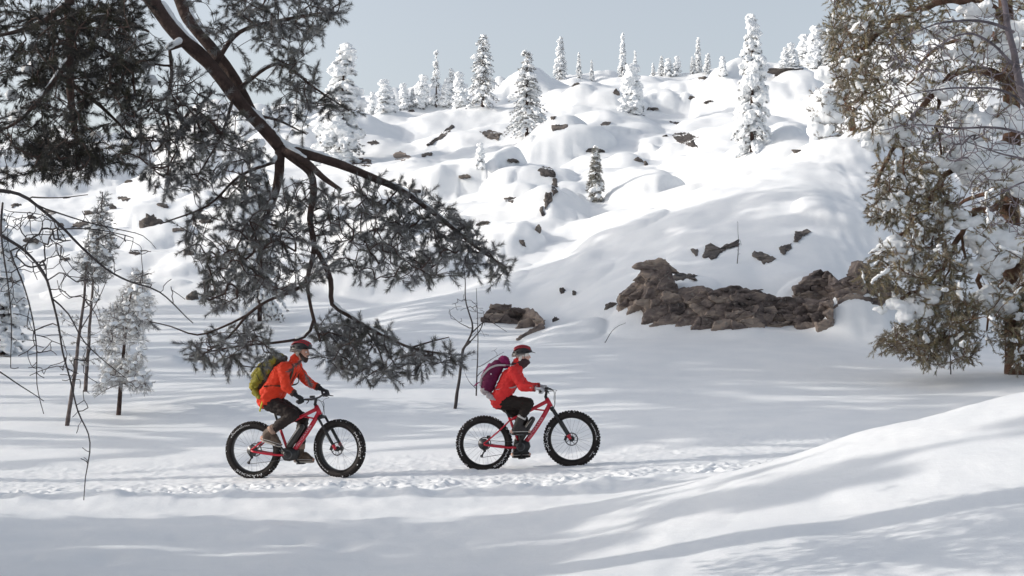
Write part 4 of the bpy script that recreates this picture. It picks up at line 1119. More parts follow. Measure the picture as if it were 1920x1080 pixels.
for a in ((280, 425, 44, 42, 'square-edged brown boulder under a snow cap beside the drooping pine boughs'), (355, 478, 26, 22), 
          (1008, 435, 14, 24, 'small upright rock alone below the vertical cleft'),
          (977, 457, 19, 20, 'small round dark stone on smooth snow above the drift edge'), (1300, 184, 26, 10), (1335, 190, 30, 8), (1478, 132, 72, 11, 'flat dark rock band under snow on the crest'), (1322, 148, 34, 12), (1196, 302, 22, 14), (1212, 310, 10, 18),
          (240, 342, 22, 14), (295, 352, 18, 10), (168, 402, 26, 16), (210, 392, 18, 18), (60, 410, 22, 14), (188, 300, 20, 10), (125, 372, 18, 10), (110, 425, 16, 12), (360, 562, 26, 34), (1155, 176, 16, 18), (1248, 256, 12, 8), (1500, 283, 40, 8), (1040, 222, 22, 10), (1080, 160, 16, 9), (770, 210, 14, 8), (1115, 285, 46, 16)):
    rock(a[0], a[1], a[2], a[3], a[4] if len(a) > 4 else None)
def patch(poly, label, o=(0, 0), sc=1.0, out=.05, m=ROCK, thick=.35, seed=0):
    """a bare rock face with a ragged edge, lying in the snow's surface"""
    r = np.random.RandomState(seed); poly = np.array(poly, float) * sc + np.array(o); pts = []
    for k in range(len(poly)):
        a_, b_ = poly[k], poly[(k + 1) % len(poly)]; n_ = max(2, int(np.linalg.norm(b_ - a_) / 2.5))
        for j_ in range(n_): pts.append(a_ + (b_ - a_) * j_ / n_ + r.normal(size=2) * .9)
    pts = np.array(pts); cen = pts.mean(0); n = len(pts); V = []
    rings = ((1.0, thick), (1.0, 0.0), (.9, -.03), (.7, -.05), (.45, -.05), (.2, -.06))
    for f_, dy in rings:
        for p_ in pts:
            e = cen + (p_ - cen) * f_; d = hit(e[0], e[1])[1] + dy - out
            V.append(px(e[0], e[1], d + (.10 * fbm(np.array([[e[0] / 8, e[1] / 6, seed * .3]]), 3, 5)[0] if dy < .1 else 0)))
    V.append(px(cen[0], cen[1], hit(*cen)[1] - .06 - out)); V = np.array(V)
    j = np.arange(n); j2 = (j + 1) % n
    Q = [np.stack([k * n + j, k * n + j2, (k + 1) * n + j2, (k + 1) * n + j], -1) for k in range(len(rings) - 1)]
    T3 = np.stack([(len(rings) - 1) * n + j, (len(rings) - 1) * n + j2, np.full(n, len(rings) * n)], -1)
    loc = V.mean(0); ob = link('rock', np_mesh('rock', V - loc, [np.concatenate(Q), T3], m, False)); ob.location = loc
    return tag(ob, label, 'rock')
_o = (1100, 420); _s = .3229
patch([(600, 145), (648, 150), (645, 180), (630, 188)], 'smallest dark rock spot in the big drift', _o, _s, seed=1)
patch([(675, 195), (690, 125), (720, 112), (740, 130), (780, 135), (810, 115), (870, 108), (885, 85), (890, 120), (830, 135), (780, 165), (755, 200), (720, 205)], 'broad dark rock patch in the big drift reaching to the tiny sapling', _o, _s, seed=2)
patch([(955, 180), (975, 155), (1020, 165), (1060, 180), (1098, 200), (1085, 220), (1040, 225), (1035, 238), (1000, 205)], 'lens-shaped dark rock patch in the big drift', _o, _s, seed=3)
patch([(1115, 135), (1188, 110), (1185, 145), (1145, 175), (1125, 165)], 'lower of two dark rock patches stepping up the big drift', _o, _s, seed=4)
patch([(1200, 100), (1215, 35), (1235, 45), (1280, 28), (1305, 40), (1250, 75), (1225, 105)], 'upper of two dark rock patches stepping up the big drift', _o, _s, seed=5)
patch([(500, 300), (540, 280), (600, 290), (650, 298), (620, 308), (645, 325), (580, 318), (530, 330), (500, 320)], 'thin forked rock tongue in the snow above the ledge', _o, _s, seed=6)
patch([(665, 600), (690, 590), (740, 588), (800, 610), (770, 625), (795, 660), (740, 650), (690, 630)], 'ragged dark rock patch in the middle of the open slope', (1000, 20), .389, seed=7)
patch([(655, 535), (680, 530), (705, 540), (690, 550)], 'flat grey stone just above the ragged rock patch on the open slope', (1000, 20), .389, seed=8)
_o = (560, 20); _s = .389
patch([(1155, 765), (1180, 750), (1215, 755), (1245, 790), (1235, 800), (1185, 800), (1160, 790)], 'dark boulder face under a mushroom of snow above the vertical cleft', _o, _s, seed=9)
patch([(1225, 805), (1245, 810), (1250, 870), (1225, 895), (1218, 850)], 'narrow upright rock in the vertical cleft, highest of three', _o, _s, seed=10)
patch([(1185, 880), (1220, 875), (1222, 915), (1190, 955), (1182, 920)], 'narrow upright rock in the vertical cleft, middle of three', _o, _s, seed=11)
patch([(1162, 950), (1178, 945), (1185, 985), (1170, 990)], 'narrow upright rock in the vertical cleft, lowest of three', _o, _s, seed=12)
patch([(985, 900), (1050, 898), (1035, 925), (1000, 920)], 'shallow grey rock lip on the slope beside the vertical cleft', _o, _s, seed=13)
patch([(455, 690), (490, 675), (545, 705), (510, 725), (465, 720)], 'tan sunlit boulder face with a round snow cap by the pine limb', _o, _s, m=ROCKR, seed=14)
patch([(230, 700), (350, 720), (350, 750), (260, 745)], 'low tan rock band just above the pine limb', _o, _s, m=ROCKR, seed=15)
patch([(612, 650), (680, 600), (740, 545), (750, 560), (700, 610), (640, 645)], 'long slanting rock edge under a smooth snow-capped boulder', _o, _s, seed=16)
patch([(870, 585), (930, 575), (980, 590), (960, 625), (910, 615)], 'broken grey rock face at the foot of the wide-skirted spruce', _o, _s, seed=17)
patch([(1215, 550), (1300, 548), (1290, 565), (1225, 580)], 'flat grey rock beside the wide-skirted spruce', _o, _s, seed=18)
_r = np.random.RandomState(31)
for (u, v, w, h) in ((92, 398, 26, 10), (150, 422, 30, 12), (205, 448, 22, 9), (58, 452, 30, 12), (252, 474, 22, 10), (122, 486, 20, 8), (335, 432, 26, 10), (385, 415, 24, 10), (305, 386, 24, 9), (30, 385, 20, 8), (232, 372, 24, 8), (415, 372, 20, 9), (700, 268, 22, 8), (640, 372, 20, 9),
                     (872, 332, 24, 9), (962, 302, 24, 9), (1136, 232, 20, 7), (905, 420, 26, 10), (1225, 205, 24, 7), (800, 290, 22, 8), (780, 360, 22, 9)):
    t = np.linspace(0, math.pi, 7); sk = _r.uniform(-.3, .3)
    up_ = [(-math.cos(a) * w / 2, -math.sin(a) * h * .55 + sk * math.cos(a) * h) for a in t]; lo_ = [(math.cos(a) * w / 2, math.sin(a) * h * _r.uniform(.1, .6) - sk * math.cos(a) * h) for a in t[1:-1]]
    o = patch(np.array(up_ + lo_), 'dark rock edge under a snow cap on the boulder slope behind the drooping pine' if u < 600 else 'dark rock edge under a snow cap on the open slope', (u, v), 1.0, seed=int(u + v), thick=.25, m=ROCK)
    o['group'] = 'rock edges under snow caps'
for (u, v, w, h, lab) in ((1148, 575, 30, 22, 'small round dark boulder just beside the rock ledge'), (1056, 548, 18, 20, 'upper small dark stone beside the round snow lump'), (1078, 552, 10, 16, 'tiny dark stone chip above the round snow lump'), (1042, 602, 14, 14, 'lower small dark stone beside the round snow lump')):
    rock(u, v, w, h, lab, out=.24)

# the long broken ledge at the foot of the drift: cracked into blocks
p = hit(1360, 612)
ledge = empty('rock_ledge', (p[0], p[1], p[2]))
r = np.random.RandomState(77)
def clip(poly, a, n):
    """keep the side of the line through a that n points away from"""
    out = []
    for i in range(len(poly)):
        p0, p1 = poly[i], poly[(i + 1) % len(poly)]
        s0, s1 = (p0 - a).dot(n), (p1 - a).dot(n)
        if s0 <= 0: out.append(p0)
        if s0 * s1 < 0: out.append(p0 + (p1 - p0) * (s0 / (s0 - s1)))
    return np.array(out)
def ledge_part(top, bot, nx, ny, root=None):
    root = ledge if root is None else root
    top = np.array(top, float); bot = np.array(bot, float)
    u0, u1 = top[0, 0], top[-1, 0]
    P = []
    for i in range(nx):
        for j in range(ny):
            s_ = (i + .5 + r.uniform(-.65, .65)) / nx; t = (j + .5 + r.uniform(-.48, .48)) / ny
            u = u0 + (u1 - u0) * s_
            P.append((u, np.interp(u, top[:, 0], top[:, 1]) * (1 - t) + np.interp(u, bot[:, 0], bot[:, 1]) * t))
    # the unbroken rock behind the cracks
    us_ = np.arange(u0, u1 + 1, 4.0); ts = np.linspace(0, 1, 9); V = []
    for u in us_:
        a_ = np.interp(u, top[:, 0], top[:, 1]) + r.normal() * 1.2; b_ = np.interp(u, bot[:, 0], bot[:, 1]) + 12
        yb = hit(u, b_ - 12)[1]; yt = hit(u, a_)[1]
        for t in ts:
            v = a_ + (b_ - a_) * t; d = yb + min(yt - yb, 1.2) * .45 * (1 - t) + .0
            V.append(px(u, v, d + .05 * fbm(np.array([[u / 9, v / 6, .3]]), 3, 8)[0]))
    F4 = [[i * 9 + j, (i + 1) * 9 + j, (i + 1) * 9 + j + 1, i * 9 + j + 1] for i in range(len(us_) - 1) for j in range(8)]
    V = np.array(V); nb = len(V); V = np.concatenate([V, V + np.array([0, .5, 0])])
    F4 += [[nb + q for q in f[::-1]] for f in F4] + [[i * 9, nb + i * 9, nb + (i + 1) * 9, (i + 1) * 9] for i in range(len(us_) - 1)]
    bk = link('rock_face', np_mesh('rock_face', V - np.array(root.location), np.array(F4), ROCKR, False), root)
    P = np.array(P); A = np.array([1.0, 1.9])            # blocks longer than tall
    for i in range(len(P)):
        c = P[i]
        poly = np.array([(c[0] - 45, c[1] - 26), (c[0] + 45, c[1] - 26), (c[0] + 45, c[1] + 40), (c[0] - 45, c[1] + 40)])
        for k in np.argsort((((P - c) * A) ** 2).sum(1))[1:16]:
            d = (P[k] - c) * A * A
            poly = clip(poly, (P[k] + c) / 2, d / np.linalg.norm(d))
            if len(poly) < 3: break
        if len(poly) < 3: continue
        bv = np.interp(c[0], bot[:, 0], bot[:, 1]) + 18
        # the ragged upper edge follows the outline, cell by cell
        for uu in (c[0] - 12, c[0] + 12):
            va, vz = np.interp(uu - 5, top[:, 0], top[:, 1]), np.interp(uu + 5, top[:, 0], top[:, 1])
            nn = nrm(np.array([(vz - va) / 10 + r.normal() * .25, -1.0]))
            poly = clip(poly, np.array([uu, (va + vz) / 2 - 5 * r.rand() ** 2]), nn)
            if len(poly) < 3: break
        if len(poly) < 3: continue
        poly = clip(clip(poly, np.array([u0 - 3 * r.rand(), 0]), np.array([-1., 0])), np.array([u1 + 3 * r.rand(), 0]), np.array([1., 0]))
        if len(poly) < 3: continue
        poly = clip(poly, np.array([0, bv]), np.array([0, 1.]))
        if len(poly) < 3: continue
        ub = np.interp(c[0], top[:, 0], top[:, 1]); vb = np.interp(c[0], bot[:, 0], bot[:, 1])
        yb = hit(c[0], vb)[1]; yt = hit(c[0], ub)[1]; f0 = (vb - c[1]) / max(4, vb - ub)
        dep = yb + min(yt - yb, 1.2) * .45 * max(f0, 0) - .04 - .05 * r.rand() ** 2
        # outline with finer, ragged edges
        out = []
        for k in range(len(poly)):
            a_, b_ = poly[k], poly[(k + 1) % len(poly)]
            n_ = max(1, int(np.linalg.norm(b_ - a_) / 3))
            for m in range(n_): out.append(a_ + (b_ - a_) * m / n_ + r.normal(size=2) * .9)
        out = np.array(out); cen = out.mean(0); n = len(out)
        W = lambda pt, dp: np.array([(pt[0] - 960) / FPX * dep, dp, zv(pt[1], dep)])
        V = []; rings = ((1.07, .75), (1.07, .06), (1.02, .006), (.94, .0), (.80, -.004), (.60, -.006), (.35, -.004))
        tilt = r.normal(size=2) * .0018
        for f_, dy in rings:
            for pt in out:
                e = cen + (pt - cen) * f_
                V.append(W(e, dep + dy + (e - cen).dot(tilt) + .04 * fbm(np.array([[e[0] / 10, e[1] / 5, i * .7]]), 4, 3)[0] * (dy < .2)))
        V.append(W(cen, dep - .02)); V = np.array(V)
        Q = []; j = np.arange(n); j2 = (j + 1) % n
        for k in range(len(rings) - 1): Q.append(np.stack([k * n + j, k * n + j2, (k + 1) * n + j2, (k + 1) * n + j], -1))
        T3 = np.stack([(len(rings) - 1) * n + j, (len(rings) - 1) * n + j2, np.full(n, len(rings) * n)], -1)
        loc = V.mean(0)
        o = link('rock_block', np_mesh('rock_block', V - loc, [np.concatenate(Q), T3], ROCKR, False), root)
        o.location = Vector(loc) - root.location
ledge_part([(1163, 550), (1185, 534), (1203, 518), (1216, 494), (1236, 488), (1252, 490), (1260, 512), (1268, 538), (1290, 540), (1318, 535), (1345, 545), (1375, 533), (1400, 540), (1430, 548), (1450, 556), (1490, 562), (1520, 560), (1562, 566)],
           [(1163, 580), (1200, 584), (1215, 602), (1260, 607), (1320, 618), (1390, 616), (1450, 612), (1520, 614), (1562, 618)], 13, 5)
ledge_part([(1490, 545), (1510, 526), (1535, 510), (1555, 511), (1575, 528), (1600, 515), (1612, 490), (1632, 500), (1650, 520), (1702, 548)],
           [(1490, 568), (1530, 562), (1575, 564), (1620, 558), (1660, 568), (1702, 582)], 8, 4)
tag(ledge, 'long broken brown rock ledge at the foot of the big snowdrift', 'rock ledge')

p = hit(960, 606)
bou = empty('boulder', p)
ledge_part([(903, 598), (920, 576), (945, 572), (958, 580), (980, 577), (1000, 580), (1010, 590), (1020, 600)], [(903, 606), (930, 608), (960, 606), (985, 612), (1000, 616), (1020, 622)], 5, 2, bou)
tag(bou, 'blocky dark brown boulder in the snow behind the front rider', 'boulder')
# ------------------------------------------------------------------ the two fat-tyred bicycles
RED = mat('frame_red', (0.50, 0.014, 0.035), 0.28, spec=0.5, var=0.06, vscale=5)
BLACK = mat('black_metal', (0.018, 0.017, 0.018), 0.42, spec=0.45)
RUBBER = mat('tyre_rubber', (0.022, 0.018, 0.017), 0.75, spec=0.3, var=0.35, vscale=9, bump=.3, bscale=120)
STEEL = mat('steel', (0.32, 0.32, 0.33), 0.35, metal=1.0)
DARKSTEEL = mat('dark_steel', (0.10, 0.10, 0.105), 0.4, metal=.8)
PLASTIC = mat('battery_plastic', (0.035, 0.032, 0.030), 0.45, var=.2, vscale=12)
WHITEP = mat('white_print', (0.75, 0.74, 0.74), 0.5)
PINKP = mat('pale_print', (0.80, 0.52, 0.58), 0.45)

def text_arrays(s):
    cu = bpy.data.curves.new('t', 'FONT'); cu.body = s; cu.resolution_u = 2; cu.align_x = 'CENTER'; cu.align_y = 'CENTER'
    o = bpy.data.objects.new('t', cu); COL.objects.link(o)
    me = bpy.data.meshes.new_from_object(o.evaluated_get(bpy.context.evaluated_depsgraph_get()))
    V = get_v(me)
    F = {}
    for p in me.polygons: F.setdefault(len(p.vertices), []).append(list(p.vertices))
    bpy.data.objects.remove(o); bpy.data.curves.remove(cu); bpy.data.meshes.remove(me)
    V[:, 0] /= (V[:, 0].max() - V[:, 0].min()); V[:, 1] -= (V[:, 1].max() + V[:, 1].min()) / 2; V[:, 1] /= (V[:, 1].max() - V[:, 1].min())
    return V, [np.array(f) for f in F.values()]

def subdiv_x(V, F, dx):
    return V, F

def arc_text(s, r, h, a0, a1, ysurf):
    """lettering laid round a tyre's flank on the -y side, reading from angle a0 to a1"""
    V, F = text_arrays(s)
    a = (a0 + a1) / 2 + V[:, 0] * (a1 - a0)
    inward = 1 if a1 < a0 else -1
    rr = r + inward * V[:, 1] * h
    return np.stack([rr * np.cos(a), np.array([ysurf(q) for q in rr]), rr * np.sin(a)], -1), F

TR, TW, RC = 0.044, 0.050, 0.3295          # tyre tube half-height, half-width, centre radius
def ysurf(q): return -TW * math.sqrt(max(0.02, 1 - ((q - RC) / TR) ** 2)) - 0.0015

def tyre_mesh():
    mb = MB(); n = 18
    prof_ = [(RC + TR * math.cos(t), TW * math.sin(t)) for t in np.arange(n) / n * 2 * math.pi]
    mb.revolve(prof_, n=72)
    return mb.mesh('tyre', RUBBER)
def tread_mesh():
    mb = MB()
    for k in range(58):
        for row, (al, sz) in enumerate(((0.0, (.028, .022, .012)), (.42, (.021, .018, .012)), (-.42, (.021, .018, .012)), (.85, (.020, .019, .012)), (-.85, (.020, .019, .012)))):
            if row == 0 and k % 2: continue
            a = (k + (.5 if abs(al) > .6 else 0)) / 58 * 2 * math.pi
            rr = RC + TR * math.cos(al); y = TW * math.sin(al)
            er = np.array([math.cos(a), 0, math.sin(a)]); ea = np.array([-math.sin(a), 0, math.cos(a)]); ey = np.array([0, 1., 0])
            nn = math.cos(al) * er + math.sin(al) * ey; tt = -math.sin(al) * er + math.cos(al) * ey
            mb.box(er * rr + ey * y + nn * .003, sz, np.stack([ea, tt, nn], -1))
    return mb.mesh('tread', RUBBER, False)
def rim_mesh():
    mb = MB()
    mb.revolve([(.291, -.040), (.291, .040), (.281, .036), (.277, 0), (.281, -.036)], n=72)
    return mb.mesh('rim', BLACK)
def hub_mesh():
    mb = MB()
    mb.revolve([(.0005, -.078), (.020, -.078), (.020, -.055), (.034, -.052), (.034, -.046), (.018, -.042), (.018, .042), (.034, .046), (.034, .052), (.020, .055), (.020, .078), (.0005, .078)], n=20)
    return mb.mesh('wheel', BLACK)
def spoke_mesh():
    mb = MB(); mb.tube([(.0, 0, 0), (.0, 0, .236)], .0013, 4); return mb.mesh('spoke', STEEL)
def rotor_mesh(rad):
    mb = MB()
    mb.revolve([(rad, -.001), (rad, .001), (rad - .014, .001), (rad - .014, -.001)], n=40)
    for k in range(8):
        a = k / 8 * 6.283; mb.tube([(.02 * math.cos(a), 0, .02 * math.sin(a)), ((rad - .010) * math.cos(a + .5), 0, (rad - .010) * math.sin(a + .5))], .0035, 4)
    for k in range(20):
        a = k / 20 * 6.283; mb.box((( rad - .004) * math.cos(a), 0, (rad - .004) * math.sin(a)), (.010, .003, .010), Matrix.Rotation(-a, 3, 'Y'))
    return mb.mesh('brake_rotor', DARKSTEEL)
def fleck_mesh():
    mb = MB(); r = np.random.RandomState(12)
    for k in range(90):
        a = r.rand() * 6.283; al = r.uniform(-1.15, 1.15); rr = RC + (TR + .003) * math.cos(al); y = (TW + .003) * math.sin(al); q = r.uniform(.003, .009)
        mb.ball((rr * math.cos(a), y, rr * math.sin(a)), (q * 1.2, q, q * .9), 6)
    return mb.mesh('packed_snow', SNOWB)
WM = dict(fleck=fleck_mesh(), tyre=tyre_mesh(), tread=tread_mesh(), rim=rim_mesh(), hub=hub_mesh(), spoke=spoke_mesh(), rotor=rotor_mesh(.088))

def make_wheel(bike, loc, rotz, spin, rotor_y, texts):
    w = link('wheel', WM['hub'], bike)
    w.location = loc; w.rotation_euler = (0, 0, rotz)
    link('rim', WM['rim'], w)
    link('tyre', WM['tyre'], w)
    link('tread', WM['tread'], w)['kind'] = 'stuff'
    fl = link('packed_snow', WM['fleck'], w); fl['kind'] = 'stuff'; fl.rotation_euler = (0, spin * 9, 0)
    for k in range(28):
        s = link('spoke', WM['spoke'], w)
        a = k / 28 * 2 * math.pi + spin; side = 1 if k % 2 else -1
        s.rotation_euler = (side * .105, a + (.32 if (k // 2) % 2 else -.32) * .0, 0)
        s.location = (.026 * math.cos(a) * (1 if (k // 2) % 2 else -1), side * .044 , -.026 * math.sin(a) * (1 if (k // 2) % 2 else -1))
        s.rotation_euler = (0, a, 0)
        s.rotation_mode = 'XYZ'
        d = Vector((math.sin(a) * .282, -side * .03, math.cos(a) * .282)) - Vector(s.location) + Vector((0, side * .03 * 1.3, 0)) * 0
        d = Vector((math.sin(a) * .282, 0.006 * side, math.cos(a) * .282)) - Vector(s.location)
        s.rotation_euler = d.to_track_quat('Z', 'Y').to_euler()
        s.scale = (1, 1, d.length / .236)
    r = link('brake_rotor', WM['rotor'], w); r.location = (0, rotor_y, 0)
    for (t, rad, h, a0, a1) in texts:
        V, F = arc_text(t, rad, h, a0, a1, ysurf)
        link('lettering', np_mesh('lettering', V, F, WHITEP, False), w)
    return w

def rotZabout(P, piv, axis, ang):
    M = np.array(Matrix.Rotation(ang, 3, Vector(axis)))
    return (np.asarray(P, float) - piv) @ M.T + piv

HT, HB = np.array([.385, 0, .925]), np.array([.432, 0, .825])      # head tube top and bottom
AX = nrm(HT - HB)
WR, BB = .3735, np.array([0, 0, .31])
RAX, FAX = np.array([-.49, 0, WR]), np.array([.685, 0, WR])

def make_bike(loc, yaw, pitch, steer, crank, saddle_z, texts_r, texts_f, label):
    bike = empty('bicycle', loc, yaw); bike.rotation_euler = (0, pitch, yaw)
    S = lambda P: rotZabout(P, HB, AX, steer)
    # frame
    f = MB()
    f.tube([HT + AX * .008, HB - AX * .008], .030, 14)
    dt = smooth_line([HB + AX * .02 + np.array([-.01, 0, 0]), (.375, 0, .775), (.31, 0, .675), (.18, 0, .50), (.045, 0, .345)], .04)
    f.tube(dt, np.linspace(.030, .032, len(dt)), 12)
    tt = smooth_line([HT - AX * .03, (.28, 0, .845), (.08, 0, .755), (-.115, 0, .672)], .05)
    f.tube(tt, np.linspace(.026, .019, len(tt)), 12)
    st = np.array([-.012, 0, .34]), np.array([-.135, 0, .705])
    f.tube(st, .0185, 12)
    f.tube([(.20, 0, .80), (.30, 0, .78), (.355, 0, .77)], .011, 8)
    fr = f.build('frame', RED, bike)
    V, F = text_arrays('MONDRAKER')
    a = np.array([.105, 0, .408]); b = np.array([.315, 0, .685]); d = nrm(b - a); up = np.array([-d[2], 0, d[0]])
    mid = (a + b) / 2; L = np.linalg.norm(b - a)
    T = mid + V[:, :1] * L * d + V[:, 1:2] * .030 * up; T[:, 1] = -.0345 + .012 * (2 * V[:, 1]) ** 2 * .55
    link('lettering', np_mesh('lettering', T, F, PINKP, False), fr)
    for sg in (-1, 1):
        c = MB(); c.tube(smooth_line([(-.05, sg * .055, .305), (-.16, sg * .078, .31), (-.33, sg * .092, .335), (RAX[0], sg * .092, RAX[2] - .005)], .05), .0135, 8); c.build('chain_stay', RED, bike)
        c = MB(); c.tube(smooth_line([(-.125, sg * .018, .672), (-.20, sg * .070, .60), (-.36, sg * .090, .475), (RAX[0], sg * .092, RAX[2] + .006)], .05), .0105, 8); c.build('seat_stay', RED, bike)
    # motor, battery, guard
    m = MB(); m.prism([(-.085, .36), (-.05, .395), (.06, .392), (.115, .36), (.125, .30), (.095, .245), (.02, .225), (-.05, .235), (-.09, .29)], -.062, .062); m.ball((0, -.055, .31), (.062, .022, .062), 18); m.build('motor', BLACK, bike)
    bt = MB(); q0 = np.array([.0, 0, .425]); q1 = np.array([.175, 0, .665]); bt.cone(q0 + np.array([.010, -.014, 0]), .044, q1 + np.array([0, -.014, 0]), .038, 16); bt.cone(q0 + np.array([.010, .014, 0]), .044, q1 + np.array([0, .014, 0]), .038, 16)
    ba = bt.build('battery', PLASTIC, bike)
    s_ = MB(); s_.tube([q0 + np.array([-.012, -.054, .012]), (q0 + q1) / 2 + np.array([-.010, -.056, .010]), q1 + np.array([-.008, -.050, .0])], .006, 6); s_.build('battery_stripe', mat('grey_stripe', (.35, .33, .31), .4), ba)
    # seat post and saddle
    sd = nrm(st[1] - st[0]); top = st[1] + sd * ((saddle_z - .05 - st[1][2]) / sd[2])
    p = MB(); p.tube([st[1] - sd * .02, top], .0150, 10); p.build('seat_post', BLACK, bike)
    s = MB()
    for t, w, h in ((-.12, .070, .016), (-.07, .075, .018), (-.01, .052, .017), (.05, .026, .015), (.12, .018, .012)):
        s.ball((top[0] + t, 0, saddle_z - .018), (.055, w, h), 14)
    s.tube([top, top + np.array([0, 0, .035])], .018, 8)
    me = remesh(s, .006, 4); me.materials.append(BLACK); link('saddle', me, bike)
    # wheels
    make_wheel(bike, RAX, 0, .1, .070, texts_r)
    fax = S(FAX)
    make_wheel(bike, fax, steer, .0, -.066, texts_f)
    # fork
    f = MB(); f.tube(S([HB - AX * .012, HB - AX * .045]), .030, 14); f.tube(S([HB - AX * .045 + np.array([.0, -.085, -.006]), HB - AX * .038, HB - AX * .045 + np.array([0, .085, -.006])]), [.020, .026, .020], 10)
    fk = f.build('fork_crown', BLACK, bike)
    for sg in (-1, 1):
        a = HB - AX * .040 + np.array([.002, sg * .085, 0]); b = FAX + np.array([-.012, sg * .083, .0]); k = a + (b - a) * .42
        f = MB(); f.tube(S([a, k]), .0165, 10); f.build('fork_stanchion', BLACK, bike)
        f = MB(); f.tube(S([k + (a - k) * .05, k, a + (b - a) * .95, b]), [.021, .022, .020, .016], 10); f.ball(S([b])[0], .021, 10)
        lw = f.build('fork_leg', BLACK, bike)
        f = MB(); f.tube(S([k + (b - k) * .74, k + (b - k) * .98]), .0214, 10); f.build('fork_decal', RED, lw)
    f = MB(); f.box(S([FAX + np.array([-.075, -.074, .02])])[0], (.035, .022, .06), Matrix.Rotation(steer, 3, 'Z') @ Matrix.Rotation(.4, 3, 'Y')); f.build('brake_caliper', BLACK, bike)
    # cockpit
    bar_c = np.array([.392, 0, 1.035])
    f = MB(); f.tube(S([HT + AX * .005, HT + AX * .045]), .021, 12); f.tube(S([HT + AX * .035, bar_c]), [.018, .020], 10); f.build('stem', BLACK, bike)
    bl = smooth_line([(bar_c[0] - .055, -.385, bar_c[2] + .012), (bar_c[0] - .03, -.24, bar_c[2] + .015), (bar_c[0] - .003, -.08, bar_c[2]), (bar_c[0] - .003, .08, bar_c[2]), (bar_c[0] - .03, .24, bar_c[2] + .015), (bar_c[0] - .055, .385, bar_c[2] + .012)], .04)
    f = MB(); f.tube(S(bl), .0125, 10); hb = f.build('handlebar', BLACK, bike)
    grips = []
    for sg in (-1, 1):
        e = np.array([bar_c[0] - .055, sg * .385, bar_c[2] + .012]); i = np.array([bar_c[0] - .038, sg * .27, bar_c[2] + .015])
        f = MB(); f.tube(S([e, i]), [.019, .0165], 10); f.build('grip', BLACK, bike)
        grips.append((S([e + (i - e) * .5])[0], nrm(S([e])[0] - S([i])[0])))
        f = MB(); o = i + np.array([.01, -sg * .05, 0]); f.tube(S([o, o + np.array([.05, 0, -.005]), o + np.array([.075, sg * .06, -.02]), o + np.array([.085, sg * .12, -.035])]), [.013, .014, .007, .006], 8); f.build('brake_lever', BLACK, bike)
    f = MB(); f.box(S([bar_c + np.array([.015, -.12, .035])])[0], (.045, .06, .03), Matrix.Rotation(steer, 3, 'Z')); f.build('display', BLACK, bike)
    for k, (sg, fw, dz) in enumerate(((-1, .10, -.07), (1, .115, -.03), (-1, .085, -.12))):
        o = np.array([bar_c[0] + .03, sg * (.2 - .03 * k), bar_c[2] + .0])
        f = MB(); f.tube(S(smooth_line([o, o + np.array([fw * .8, -sg * .05, -.01]), bar_c + np.array([fw, -sg * .02, dz]), HB + np.array([.055, sg * .02, .02]), HB + np.array([.02, sg * .03, -.06])], .02)), .0028, 5); f.build('cable', BLACK, bike)
    # drive train
    cr = np.array([math.cos(crank), 0, math.sin(crank)]) * .168
    ped = []
    for sg, c in ((-1, cr), (1, -cr)):
        f = MB(); f.tube([BB + np.array([0, sg * .075, 0]), BB + c + np.array([0, sg * .095, 0])], [.016, .012], 8, flat=(.6, (0, 1, 0))); ck = f.build('crank_arm', BLACK, bike)
        p = BB + c + np.array([0, sg * .150, 0]); f = MB(); f.box(p, (.098, .098, .016)); f.tube([p - np.array([0, sg * .05, 0]), p], .008, 6)
        for q in range(4): f.box(p + np.array([.04 * (1 if q % 2 else -1), .035 * (1 if q > 1 else -1), .010]), (.006, .006, .006))
        f.build('pedal', DARKSTEEL, bike, False); ped.append(p)
    f = MB(); f.revolve([(.060, -.002), (.060, .002), (.044, .002), (.044, -.002)], BB + np.array([0, -.068, 0]), 36); f.build('chainring', DARKSTEEL, bike)
    f = MB()
    for k in range(8): f.revolve([(.074 - k * .006, -.0012), (.074 - k * .006, .0012), (.018, .0012), (.018, -.0012)], RAX + np.array([0, -.046 - k * .0042, 0]), 28)
    f.build('cassette', DARKSTEEL, bike)
    f = MB(); ja = RAX + np.array([.010, -.094, -.085]); jb = RAX + np.array([-.035, -.094, -.155])
    f.tube([RAX + np.array([0, -.10, -.01]), RAX + np.array([-.02, -.10, -.05]), ja], [.010, .014, .012], 8); f.tube([ja, jb], .010, 8)
    f.revolve([(.020, -.004), (.020, .004), (.004, .004), (.004, -.004)], ja, 14); f.revolve([(.020, -.004), (.020, .004), (.004, .004), (.004, -.004)], jb, 14); f.build('derailleur', BLACK, bike)
    f = MB(); y = -.068
    f.tube([BB + np.array([.01, y, .060]), RAX + np.array([0, -.062, .052])], .0038, 5); f.tube([BB + np.array([0, y, -.060]), jb + np.array([.01, 0, -.018])], .0038, 5); f.build('chain', DARKSTEEL, bike)
    f = MB(); f.box(RAX + np.array([.06, .072, .085]), (.05, .03, .04)); f.build('brake_caliper', BLACK, bike)
    tag(bike, label, 'bicycle')
    return bike, grips, ped

